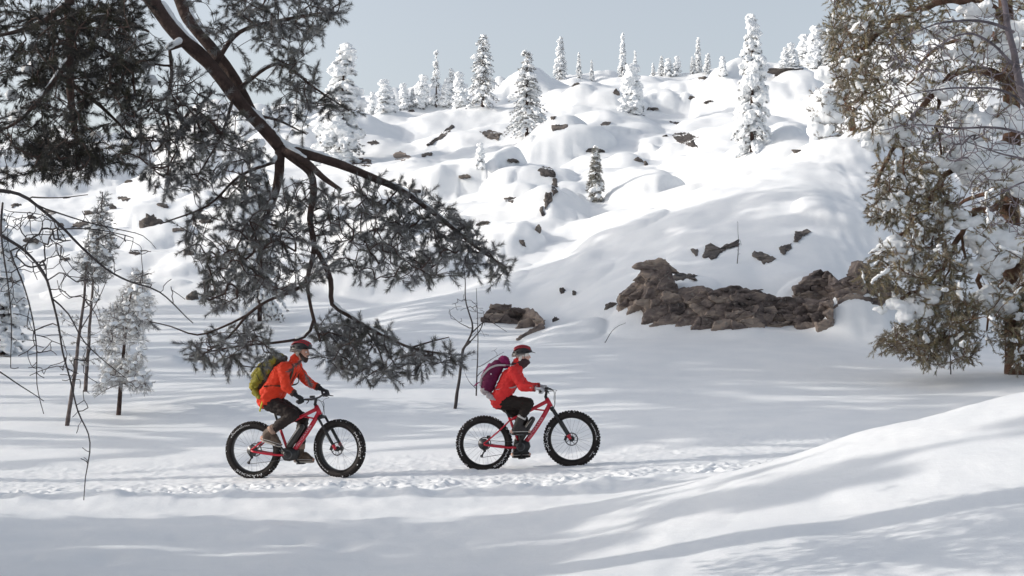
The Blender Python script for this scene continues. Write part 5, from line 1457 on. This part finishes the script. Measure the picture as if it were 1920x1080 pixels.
def bike_at(u, v, dep):
    x = (u - 960) / FPX * dep
    return np.array([x, dep, 0])
PI = math.pi
D1, D2 = 18.55, 19.0
x1 = (544 - 960) / FPX * D1; x2 = (979.5 - 960) / FPX * D2
YAW1, YAW2 = R(-10), R(-4)
def seat_bike(x, y, yaw):
    c, s = math.cos(yaw), math.sin(yaw)
    zr = min(ground(x + RAX[0] * c + k * .03, y + RAX[0] * s) for k in (-1, 0, 1)); zf = min(ground(x + FAX[0] * c + k * .03, y + FAX[0] * s) for k in (-1, 0, 1))
    pit = -math.atan2(zf - zr, FAX[0] - RAX[0])
    return (x, y, zr + (zf - zr) * (-RAX[0]) / (FAX[0] - RAX[0]) - .008), pit
L1, P1 = seat_bike(x1, D1, YAW1); L2, P2 = seat_bike(x2, D2, YAW2)
T_R = [('MAXXIS', .331, .026, R(215), R(275)), ('MAMMOTH', .331, .016, R(150), R(108))]
T_F = [('MAXXIS', .331, .028, R(205), R(148)), ('MAMMOTH', .331, .014, R(35), R(-5)), ('26x4.00', .331, .010, R(-32), R(-48))]
bike1, grips1, ped1 = make_bike(L1, YAW1, P1, R(-14), R(128), .94, [('MAXXIS', .331, .026, R(292), R(228)), ('MAMMOTH', .331, .016, R(148), R(95))], [('MAXXIS', .331, .028, R(40), R(-18)), ('MAMMOTH', .331, .014, R(242), R(168))], 'red fat-tyred electric mountain bike under the rider with the olive backpack')
bike2, grips2, ped2 = make_bike(L2, YAW2, P2, R(-3), R(88), .875, [('MAXXIS', .331, .026, R(345), R(290)), ('MAMMOTH', .331, .016, R(205), R(150))], T_F, 'red fat-tyred electric mountain bike under the rider with the magenta backpack')
# ------------------------------------------------------------------ the riders
SKIN = mat('skin', (0.50, 0.27, 0.20), 0.5, var=.12, vscale=14)
SKIN2 = mat('skin_fair', (0.60, 0.36, 0.29), 0.5, var=.10, vscale=14)
def cloth(name, col, rough=.7): return mat(name, col, rough, spec=.25, var=.14, vscale=7, bump=.35, bscale=30)
ORANGE = cloth('jacket_orange', (0.62, 0.042, 0.014)); CORAL = cloth('jacket_coral', (0.62, 0.030, 0.030))
PANTS = cloth('trousers_dark', (0.020, 0.014, 0.013)); PANTS2 = cloth('trousers_brown', (0.017, 0.012, 0.010))
GLOVE_B = cloth('glove_black', (0.018, 0.018, 0.020)); GLOVE_G = cloth('glove_grey', (0.42, 0.42, 0.44))
BOOT = mat('boot_leather', (0.085, 0.058, 0.042), .6, var=.4, vscale=16, bump=.3); BOOT_D = mat('boot_dark', (0.030, 0.026, 0.025), .6, var=.3, vscale=16)
SOLE = mat('boot_sole', (0.42, 0.38, 0.34), .7, var=.2); FUR = mat('boot_band', (0.55, 0.53, 0.51), .9, var=.2, bump=.5, bscale=80); CUFF = mat('boot_cuff', (0.30, 0.20, 0.155), .85, var=.25, bump=.4)
HELM_B = mat('helmet_black', (0.02, 0.018, 0.018), .35, spec=.5); HELM_R = mat('helmet_red', (0.26, 0.010, 0.018), .22, spec=.6); HELM_G = mat('helmet_grey', (0.20, 0.185, 0.17), .4)
WHITEC = cloth('headband_white', (0.72, 0.70, 0.66)); GAITER = cloth('gaiter_plum', (0.06, 0.032, 0.036)); BEARD = mat('beard_brown', (0.055, 0.030, 0.022), .9, bump=.8, bscale=140)
OLIVE = cloth('pack_olive', (0.20, 0.175, 0.02)); OLIVE_D = cloth('pack_olive_dark', (0.040, 0.034, 0.020)); MAG = cloth('pack_magenta', (0.10, 0.006, 0.042)); MAG_B = cloth('pack_magenta_bright', (0.21, 0.012, 0.085)); GREYC = cloth('pack_grey', (0.40, 0.36, 0.37)); LIME = cloth('strap_lime', (0.42, 0.40, 0.03))

def shell(mb, voxel, smooth, material, name, parent, wrinkle=0.0, wsc=.09, seed=0, press=None):
    me = remesh(mb, voxel, smooth); me.materials.clear(); me.materials.append(material)
    if wrinkle:
        V = get_v(me); N = get_n(me)
        P = V / wsc; P[:, 2] *= 1.7
        f = np.abs(pnoise(P, 40 + seed)) * -1.4 + .35 + .5 * pnoise(P * 2.3, 41 + seed)
        set_v(me, V + N * (wrinkle * 1.35 * f)[:, None])
    return link(name, me, parent)

def fingers(mb, G, ax, wrist, r, sg):
    """a hand closed round a bar: palm behind it, four fingers over the front, thumb beneath"""
    G = np.asarray(G); ax = nrm(ax); back = nrm(wrist - G); back = nrm(back - ax * back.dot(ax))
    upv = nrm(np.cross(ax, back)); upv = upv if upv[2] > 0 else -upv
    R0 = .018 + r * .9
    palm0 = G + back * (R0 + .028) + upv * .012
    mb.cone(palm0 - ax * .030, r * 1.5, palm0 + ax * .030, r * 1.35)
    mb.cone(palm0, r * 1.9, wrist, r * 1.9)
    for k, (o, ln) in enumerate(((-.034, .95), (-.012, 1.05), (.011, 1.0), (.032, .82))):
        c = G - ax * o
        knk = c + back * .012 + upv * (R0 + .006)
        m1 = c - back * R0 * 1.0 + upv * R0 * .55 * ln
        m2 = c - back * R0 * .95 * ln - upv * R0 * .6
        tip = c - upv * R0 * 1.05 + back * R0 * .35 * ln
        mb.cone(palm0 - ax * o, r * 1.15, knk, r * 1.08, 10)
        mb.cone(knk, r * 1.05, m1, r, 10); mb.cone(m1, r, m2, r * .93, 10); mb.cone(m2, r * .93, tip, r * .85, 10)
    th0 = palm0 - ax * -.030 * 1.0 - upv * .012
    inn = -ax
    t1 = G + inn * .050 + back * (R0 + .004) - upv * .006; t2 = G + inn * .048 - back * R0 * .2 - upv * (R0 + .002)
    mb.cone(palm0 + inn * .026 - upv * .01, r * 1.25, t1, r * 1.15, 10); mb.cone(t1, r * 1.15, t2, r * .95, 10)

def make_rider(bike, J, g, ped, M, label, woman):
    person = None
    k = .92 if woman else 1.0
    yR, yL = -1, 1
    A = {n: np.array(v, float) for n, v in J.items()}
    f = nrm(A['look']); side = np.array([0, 1., 0]); upH = nrm(np.cross(f, side)); upH = upH if upH[2] > 0 else -upH
    Hc = A['head']
    RH = np.stack([f, np.cross(upH, f), upH], -1)
    h = lambda x, y, z: Hc + RH @ (np.array([x, y, z]) * k)
    wr = {}
    for s, (G, ax) in (('R', g[0]), ('L', g[1])):
        el = A['elbow' + s]; d = nrm(el - G); wr[s] = G + d * .085 + np.array([0, 0, .022])
    # ---- body: one continuous surface
    b = MB()
    b.ball(h(-.005, 0, .02), np.array([.098, .077, .110]) * k, 20, RH)
    b.ball(h(.035, 0, -.040), np.array([.062, .056, .075]) * k, 16, RH)
    b.ball(h(.060, 0, -.092), np.array([.030, .028, .022]) * k, 12, RH)
    b.cone(h(.092, 0, .018), .009 * k, h(.113, 0, -.022), .0135 * k, 10)
    for q in (-1, 1):
        b.ball(h(.100, q * .011, -.026), .009 * k, 8)
        b.ball(h(.078, q * .034, -.022), np.array([.022, .022, .02]) * k, 10, RH)
        b.cone(h(.086, q * .012, .026), .010 * k, h(.074, q * .048, .024), .010 * k, 8)
        b.ball(h(-.010, q * .078, -.010), np.array([.020, .010, .032]) * k, 10, RH)
    b.cone(h(.090, -.016, -.057), .0075 * k, h(.090, .016, -.057), .0075 * k, 8); b.cone(h(.088, -.014, -.068), .0085 * k, h(.088, .014, -.068), .0085 * k, 8)
    b.cone(h(-.02, 0, -.05), .056 * k, A['neck'], .062 * k)
    pel, che = A['pelvis'], A['chest']
    waist = (pel * .55 + che * .45)
    for y in (-1, 1):
        w = np.array([0, y * .075 * k, 0])
        b.cone(pel + w, .115 * k, waist + w * .8, .098 * k); b.cone(waist + w * .8, .098 * k, che + w * 1.1, .115 * k); b.cone(che + w * 1.1, .11 * k, A['neck'] + w * .7 - np.array([0, 0, .04]), .07 * k)
    for s, y in (('R', -1), ('L', 1)):
        sh, el, hp, kn, an = A['shoulder' + s], A['elbow' + s], A['hip' + s], A['knee' + s], A['ankle' + s]
        b.cone(A['neck'] - np.array([0, 0, .03]), .055 * k, sh, .058 * k); b.cone(sh, .055 * k, el, .042 * k); b.cone(el, .042 * k, wr[s], .029 * k)
        b.cone(hp, .092 * k, kn, .060 * k); b.cone(kn, .060 * k, kn + (an - kn) * .3, .058 * k); b.cone(kn + (an - kn) * .3, .058 * k, an, .040 * k)
        he, to = A['heel' + s], A['toe' + s]
        b.cone(an, .040 * k, he + (to - he) * .15 + np.array([0, 0, .035]), .038 * k); b.cone(he + np.array([0, 0, .035]), .034 * k, to + np.array([0, 0, .030]), .028 * k)
        G, ax = g[0] if s == 'R' else g[1]
        fingers(b, G, ax, wr[s], .0095 * k, y)
    me = remesh(b, .0095, 3); me.materials.append(M['skin'])
    person = link('person', me)
    person.location = bike.location; person.rotation_euler = bike.rotation_euler
    for q in (-1, 1):
        e = MB(); e.ball(h(.083, q * .034, .004), .0125 * k, 12); eye = e.build('eye', mat('eye_white', (.7, .68, .66), .3), person)
        e = MB(); e.ball(h(.0925, q * .034, .004), .006 * k, 8); e.build('iris', mat('iris', (.05, .035, .03), .3), eye)
    # ---- jacket
    j = MB(); up = np.array([0, 0, 1.])
    for y in (-1, 1):
        w = np.array([0, y * .080 * k, 0])
        hem = pel + nrm(waist - pel) * (.015)
        j.cone(hem + w * 1.05, .148 * k, waist + w, .132 * k); j.cone(waist + w, .132 * k, che + w * 1.1, .138 * k); j.cone(che + w * 1.1, .132 * k, A['neck'] + w * .75 - up * .05, .085 * k)
    j.cone(A['neck'] - up * .03, .080 * k, A['neck'] + nrm(Hc - A['neck']) * .055 - f * .012, .078 * k)
    for s in 'RL':
        sh, el = A['shoulder' + s], A['elbow' + s]
        j.cone(A['neck'] - up * .05, .075 * k, sh, .080 * k); j.cone(sh, .080 * k, (sh + el) / 2, .068 * k); j.cone((sh + el) / 2, .068 * k, el, .062 * k)
        e2 = el + (wr[s] - el) * M['sleeve']
        j.cone(el, .062 * k, e2 + (el - e2) * .15, .054 * k); j.cone(e2 + (el - e2) * .15, .056 * k, e2, .050 * k)
    jk = shell(j, .010, 4, M['jacket'], 'jacket', person, .010, .10, 1 if woman else 2)
    # chest zip, cuffs, hem
    z = MB(); zz = [A['neck'] + f * .075 * k + up * .02, che + nrm(np.array([.9, 0, -.35])) * .142 * k, waist + nrm(np.array([.9, 0, -.4])) * .138 * k]
    z.tube(smooth_line(zz, .03), .006, 6); z.build('zip', M['trim'], jk)
    for s in 'RL':
        el = A['elbow' + s]; e2 = el + (wr[s] - el) * M['sleeve']; dd = nrm(wr[s] - el)
        z = MB(); z.tube([e2 + dd * .030 * k - dd * .02, e2 + dd * .045 * k], .050 * k, 14); z.build('cuff', M['trim'], jk)
    # ---- trousers
    t = MB()
    for y in (-1, 1):
        w = np.array([0, y * .075 * k, 0])
        t.cone(pel + w, .130 * k, pel + w * .9 + nrm(waist - pel) * .05, .122 * k)
    for s in 'RL':
        hp, kn, an = A['hip' + s], A['knee' + s], A['ankle' + s]
        t.cone(hp, .118 * k, hp + (kn - hp) * .55, .098 * k); t.cone(hp + (kn - hp) * .55, .098 * k, kn, .080 * k); t.cone(kn, .080 * k, kn + (an - kn) * .4, .074 * k)
        t.cone(kn + (an - kn) * .4, .074 * k, kn + (an - kn) * M['leg'], .058 * k)
    shell(t, .010, 4, M['pants'], 'trousers', person, .011, .09, 5)
    # ---- boots
    for s in 'RL':
        an, he, to, kn = A['ankle' + s], A['heel' + s], A['toe' + s], A['knee' + s]
        fd = nrm(to - he); fu = nrm(np.cross(np.cross(fd, nrm(kn - an)), fd)); sdv = np.cross(fd, fu)
        o = MB(); sh_ = an + nrm(kn - an) * M['shaft']
        o.cone(an, .056 * k, sh_, .064 * k); o.cone(an, .054 * k, he + fd * .035 + fu * .050, .050 * k); o.cone(he + fd * .03 + fu * .042, .044 * k, to - fd * .03 + fu * .036, .040 * k); o.cone(an * .55 + (to + fu * .05) * .45, .046 * k, to - fd * .04 + fu * .04, .040 * k)
        bo = shell(o, .008, 3, M['boot'], 'boot', person, .004, .06, 3)
        so = MB(); so.tube([he - fd * .012, he + fd * .02, (he + to) / 2, to - fd * .02, to + fd * .014], [.030 * k, .042 * k, .044 * k, .046 * k, .026 * k], 14, flat=(.36, fu))
        so.build('sole', M['sole'], bo)
        c = MB(); q0 = sh_ - nrm(kn - an) * .012; c.tube([q0 - nrm(kn - an) * (M['cuff_h']), q0], .0665 * k, 16); c.tube([q0, q0 + nrm(kn - an) * .012], .064 * k, 16); c.build('boot_cuff', M['cuffm'], bo)
        c = MB(); c.tube([he + fu * .030 - fd * .008, he + fd * .02 + fu * .030, (he + to) / 2 + fu * .032, to + fu * .030 - fd * .015, to + fd * .010 + fu * .028], [.034 * k, .050 * k, .0475 * k, .045 * k, .030 * k], 14, flat=(.16, fu)); c.build('boot_band', M['band'], bo)
    # ---- gloves
    for s, (G, ax) in (('R', g[0]), ('L', g[1])):
        q = MB(); fingers(q, G, ax, wr[s], .0125 * k, -1 if s == 'R' else 1)
        d = nrm(A['elbow' + s] - wr[s]); q.cone(wr[s], .034 * k, wr[s] + d * M['gaunt'], .046 * k)
        shell(q, .0055, 2, M['glove'], 'glove', person, .003, .04, 6)
    # ---- helmet
    sh = MB(); n, m_ = 28, 9
    ph = np.linspace(.0, 1.42, m_); th = np.arange(n) / n * 2 * math.pi
    def hv(sc, ph, t):
        x = math.cos(t); lo = -.035 if x < 0 else .026
        return np.array([(.152 * math.cos(ph) * x - .008) * sc, .112 * math.cos(ph) * math.sin(t) * sc, (.030 + lo * math.cos(ph) * abs(x) * .9 + .118 * math.sin(ph)) * sc])
    Vv = [h(*hv(s_, p_, t_)) for s_ in (1.0, .90) for p_ in ph for t_ in th] ; c0 = len(Vv)
    Vv += [h(*hv(1.0, 1.57, 0)), h(*hv(.90, 1.57, 0))]
    Q = []; T3 = []
    for L_ in (0, 1):
        for i in range(m_ - 1):
            for q in range(n):
                a = L_ * m_ * n + i * n + q; b2 = L_ * m_ * n + i * n + (q + 1) % n
                Q.append([a, b2, b2 + n, a + n])
        for q in range(n): T3.append([L_ * m_ * n + (m_ - 1) * n + q, L_ * m_ * n + (m_ - 1) * n + (q + 1) % n, c0 + L_])
    for q in range(n): Q.append([q, (q + 1) % n, m_ * n + (q + 1) % n, m_ * n + q])
    sh.add(np.array(Vv), [np.array(Q), np.array(T3)])
    hel = sh.build('helmet', HELM_B, person)
    for y in (-.072, -.036, 0, .036, .072):
        t = MB(); P = []
        for a in np.linspace(-.90, 1.02, 16):
            x = .150 * math.sin(a) - .006; yy = y * (1 - .25 * abs(a)); rr = max(.05, 1 - (x / .155) ** 2 - (yy / .112) ** 2) ** .5
            P.append(h(x, yy, .036 + .118 * rr))
        t.tube(P, [.004] + [.011] * 14 + [.004], 8); t.build('helmet_rib', HELM_R, hel)
    for q in (-1, 1):
        t = MB(); P = [h(.147 * math.cos(a) - .006, q * .109 * math.sin(a), h_ + .0) for a in np.linspace(1.2, 2.9, 12) for h_ in (.026 - .030 * max(0, -math.cos(a)),)]
        t.tube(P, .008, 8, flat=(1.2, (0, 0, 1))); t.build('helmet_band', HELM_G, hel)
        for a in (1.0, 1.5, 2.0, 2.5):
            t = MB(); t.ball(h(.140 * math.cos(a) - .006, q * .103 * math.sin(a), .066 - .012 * max(0, -math.cos(a))), np.array([.024, .012, .010]), 8, np.array(Matrix.Rotation(-q * (a - 1.57), 3, 'Z'))); t.build('helmet_vent', GLOVE_B, hel)
        t = MB(); t.tube(smooth_line([h(.03, q * .084, .05), h(.035, q * .080, -.02), h(.040, q * .06, -.085), h(.035, q * .01, -.118)], .02), .005, 6, flat=(.5, (1, 0, 0))); t.build('chin_strap', GLOVE_B, hel)
    t = MB(); vis = [h(.125 + .065 * (1 - (y / .085) ** 2) ** .5 * 1.0, y, .058 - .014 * (1 - (y / .085) ** 2)) for y in np.linspace(-.084, .084, 13)]; inn = [h(.105 - .6 * abs(y) ** 1.3, y, .078) for y in np.linspace(-.084, .084, 13)]
    VV = np.array(vis + inn + [p - upH * .006 for p in vis] + [p - upH * .006 for p in inn]); QQ = []
    for i in range(12):
        QQ += [[i, i + 1, 13 + i + 1, 13 + i], [26 + i, 39 + i, 39 + i + 1, 26 + i + 1], [i, 26 + i, 26 + i + 1, i + 1]]
    t.add(VV, np.array(QQ)); t.build('visor', HELM_B, hel)
    # ---- what is worn about head and neck
    q = MB()
    if woman:
        q.ball(h(-.006, 0, .022), np.array([.104, .083, .070]) * k, 20, RH); q.cone(h(-.02, -.074, -.012), .026 * k, h(-.035, -.066, -.055), .020 * k); q.cone(h(-.02, .074, -.012), .026 * k, h(-.035, .066, -.055), .020 * k)
        q.cone(h(.02, -.078, .03), .016, h(.075, -.052, .038), .016); q.cone(h(.02, .078, .03), .016, h(.075, .052, .038), .016); q.cone(h(.075, -.05, .04), .016, h(.075, .05, .04), .016)
        shell(q, .007, 3, WHITEC, 'headband', person)
        q = MB(); q.cone(A['neck'], .082, h(.010, 0, -.085), .078); q.ball(h(.045, 0, -.095), np.array([.062, .060, .036]), 14, RH)
        shell(q, .008, 3, GAITER, 'neck_gaiter', person, .006, .05, 4)
    else:
        q.cone(h(.070, 0, -.088), .034, h(.045, -.045, -.070), .026); q.cone(h(.070, 0, -.088), .034, h(.045, .045, -.070), .026); q.cone(h(.045, -.05, -.070), .024, h(.012, -.068, -.02), .016); q.cone(h(.045, .05, -.070), .024, h(.012, .068, -.02), .016); q.cone(h(.093, -.022, -.046), .009, h(.093, .022, -.046), .009); q.ball(h(.065, 0, -.105), .032, 10)
        shell(q, .006, 1, BEARD, 'beard', person, .003, .02, 2)
        q = MB(); q.ball(h(-.026, 0, .022), np.array([.088, .083, .066]) * k, 20, RH)
        for y in (-1, 1): q.cone(h(-.012, y * .075, -.004), .027, h(-.02, y * .072, -.036), .020)
        shell(q, .007, 3, mat('headband_sand', (.34, .29, .25), .9), 'headband', person)
    tag(person, label, 'person')
    return person, A, wr

J1 = dict(pelvis=(-.255, 0, 1.035), chest=(-.035, 0, 1.36), neck=(.105, 0, 1.50), head=(.205, 0, 1.640), look=(.985, -.12, -.10),
          shoulderR=(.025, -.205, 1.44), shoulderL=(.045, .205, 1.44), elbowR=(.085, -.315, 1.20), elbowL=(.185, .30, 1.24),
          hipR=(-.225, -.095, 1.005), hipL=(-.225, .095, 1.005), kneeR=(.125, -.165, .83), kneeL=(.155, .130, .76), ankleR=(-.245, -.150, .595), ankleL=(.085, .150, .315),
          heelR=(-.305, -.150, .505), toeR=(-.075, -.155, .430), heelL=(.025, .150, .205), toeL=(.265, .155, .195))
J2 = dict(pelvis=(-.245, 0, .945), chest=(-.085, 0, 1.235), neck=(.010, 0, 1.385), head=(.095, 0, 1.515), look=(.998, .0, -.04),
          shoulderR=(-.035, -.172, 1.325), shoulderL=(-.025, .172, 1.325), elbowR=(.085, -.265, 1.105), elbowL=(.095, .265, 1.11),
          hipR=(-.215, -.088, .925), hipL=(-.215, .088, .925), kneeR=(.145, -.135, .885), kneeL=(.045, .105, .665), ankleR=(-.030, -.150, .580), ankleL=(-.075, .150, .270),
          heelR=(-.095, -.150, .490), toeR=(.130, -.155, .482), heelL=(-.125, .150, .165), toeL=(.095, .155, .160))
M1 = dict(skin=SKIN, jacket=ORANGE, pants=PANTS, boot=BOOT, sole=SOLE, cuffm=CUFF, band=FUR, glove=GLOVE_B, trim=mat('trim_dark', (.05, .02, .015), .7), sleeve=.62, leg=.80, shaft=.13, cuff_h=.055, gaunt=.115)
M2 = dict(skin=SKIN2, jacket=CORAL, pants=PANTS2, boot=BOOT_D, sole=BOOT_D, cuffm=FUR, band=FUR, glove=GLOVE_G, trim=mat('trim_red', (.25, .02, .02), .7), sleeve=.80, leg=.62, shaft=.165, cuff_h=.022, gaunt=.055)
rider1, A1_, w1 = make_rider(bike1, J1, grips1, ped1, M1, 'bearded cyclist in orange jacket, dark trousers and black gloves riding behind', False)
rider2, A2_, w2 = make_rider(bike2, J2, grips2, ped2, M2, 'cyclist in coral red jacket and white headband with pale gloves, riding ahead', True)

# ------------------------------------------------------------------ backpacks
def backpack1():
    A = A1_; root = empty('backpack', bike1.location); root.rotation_euler = bike1.rotation_euler
    d = nrm(A['neck'] - A['pelvis']); n = np.array([-d[2], 0, d[0]])
    c = lambda t, o, y=0: A['pelvis'] + d * t + n * o + np.array([0, y, 0])
    b = MB()
    for y in (-.075, .075):
        b.cone(c(.10, .245, y), .085, c(.36, .235, y), .085); b.cone(c(.36, .235, y), .085, c(.52, .215, y), .055)
    b.cone(c(.04, .235, -.05), .085, c(.04, .235, .05), .085)
    body = shell(b, .010, 4, OLIVE, 'pack_body', root, .014, .07, 8)
    b = MB()
    for y in (-.08, .08): b.cone(c(.08, .185, y), .05, c(.54, .165, y), .045)
    shell(b, .012, 3, OLIVE_D, 'back_panel', root, .006, .08, 9)
    b = MB(); b.cone(c(.14, .33, -.05), .045, c(.30, .325, -.05), .045); b.cone(c(.14, .33, .05), .045, c(.30, .325, .05), .045); shell(b, .010, 3, OLIVE, 'front_pocket', root, .010, .05, 10)
    b = MB(); b.cone(c(.50, .225, -.07), .055, c(.50, .225, .07), .055); shell(b, .010, 3, OLIVE_D, 'pack_lid', root, .008, .06, 11)
    for y in (-1, 1):
        s = MB(); s.cone(c(-.005, .17, y * .155), .042, c(-.01, .06, y * .19), .032); shell(s, .008, 3, OLIVE, 'hip_pad', root, .008, .05, 12)
        s = MB(); s.tube(smooth_line([c(.02, .10, y * .18), c(.0, .03, y * .205), c(-.03, -.04, y * .20), c(-.035, -.12, y * .14), c(-.03, -.155, y * .04)], .02), .016, 6, flat=(.3, (0, 1, 0))); s.build('hip_belt', LIME, root)
        s = MB(); q = c(-.01, .005, y * .212); s.tube([q, q + np.array([-.02, y * .012, -.07]), q + np.array([-.045, y * .004, -.145])], .013, 6, flat=(.3, (0, 1, 0))); s.build('strap_end', LIME, root)
        s = MB(); sh = A['shoulderR'] if y < 0 else A['shoulderL']; sy = y * .125
        q = [c(.50, .15, sy), c(.56, .05, sy), A['neck'] + np.array([.03, sy, -.035]), A['chest'] + np.array([.145, sy * 1.2, -.02]), A['chest'] + np.array([.09, y * .20, -.14]), c(.14, .10, y * .19)]
        s.tube(smooth_line(q, .025), .022, 8, flat=(.28, n)); s.build('shoulder_strap', OLIVE_D, root)
        for t in (.16, .26, .36): 
            s = MB(); s.tube(smooth_line([c(t, .20, y * .165), c(t + .03, .27, y * .155), c(t + .05, .335, y * .09)], .02), .006, 5); s.build('compression_strap', OLIVE_D, root)
    tag(root, 'olive green hiking backpack with lime straps worn over the orange jacket', 'backpack')
backpack1()
def backpack2():
    A = A2_; root = empty('backpack', bike2.location); root.rotation_euler = bike2.rotation_euler
    d = nrm(A['neck'] - A['pelvis']); n = np.array([-d[2], 0, d[0]])
    c = lambda t, o, y=0: A['pelvis'] + d * t + n * o + np.array([0, y, 0])
    b = MB()
    for y in (-.07, .07):
        b.cone(c(.09, .225, y), .090, c(.28, .245, y), .100); b.cone(c(.28, .245, y), .100, c(.40, .225, y), .085)
    shell(b, .010, 4, MAG, 'pack_body', root, .008, .10, 8)
    b = MB(); b.cone(c(.49, .185, -.055), .072, c(.49, .185, .055), .072); b.cone(c(.47, .145, -.05), .06, c(.47, .145, .05), .06); shell(b, .010, 3, MAG_B, 'pack_lid', root, .012, .05, 11)
    b = MB(); b.cone(c(.18, .335, -.05), .035, c(.36, .325, -.045), .030); b.cone(c(.18, .335, .05), .035, c(.36, .325, .045), .030); shell(b, .010, 3, MAG_B, 'front_pocket', root, .008, .05, 10)
    b = MB(); b.cone(c(.05, .225, -.065), .080, c(.05, .225, .065), .080); shell(b, .010, 3, GREYC, 'pack_base', root, .006, .07, 13)
    for y in (-1, 1):
        s = MB(); s.tube(smooth_line([c(.46, .13, y * .135), c(.40, .24, y * .160), c(.30, .315, y * .150), c(.16, .345, y * .12), c(.06, .31, y * .10)], .02), .013, 8, flat=(.5, (0, 1, 0))); s.build('side_piping', GREYC, root)
        s = MB(); s.cone(c(.0, .15, y * .150), .040, c(-.01, .05, y * .175), .026); shell(s, .008, 3, GREYC, 'hip_pad', root, .006, .05, 12)
        s = MB(); s.tube(smooth_line([c(-.005, .08, y * .175), c(-.015, -.03, y * .175), c(-.02, -.10, y * .13), c(-.02, -.135, y * .03)], .02), .010, 6, flat=(.3, (0, 1, 0))); s.build('hip_belt', GLOVE_B, root)
        s = MB(); sy = y * .11
        q = [c(.46, .13, sy), c(.50, .04, sy), A['neck'] + np.array([.02, sy, -.04]), A['chest'] + np.array([.125, sy * 1.2, -.03]), A['chest'] + np.array([.07, y * .175, -.12]), c(.11, .10, y * .165)]
        s.tube(smooth_line(q, .025), .018, 8, flat=(.28, n)); s.build('shoulder_strap', GREYC, root)
        s = MB(); s.tube([c(.10, .34, y * .10), c(.07, .37, y * .10), c(.02, .385, y * .10)], .006, 5); s.build('cord_end', MAG_B, root)
    s = MB(); s.ball(c(.27, .25, -.172), (.009, .004, .009), 8); s.build('badge', WHITEP, root)
    tag(root, 'magenta hiking backpack with grey piping worn over the coral jacket', 'backpack')
backpack2()
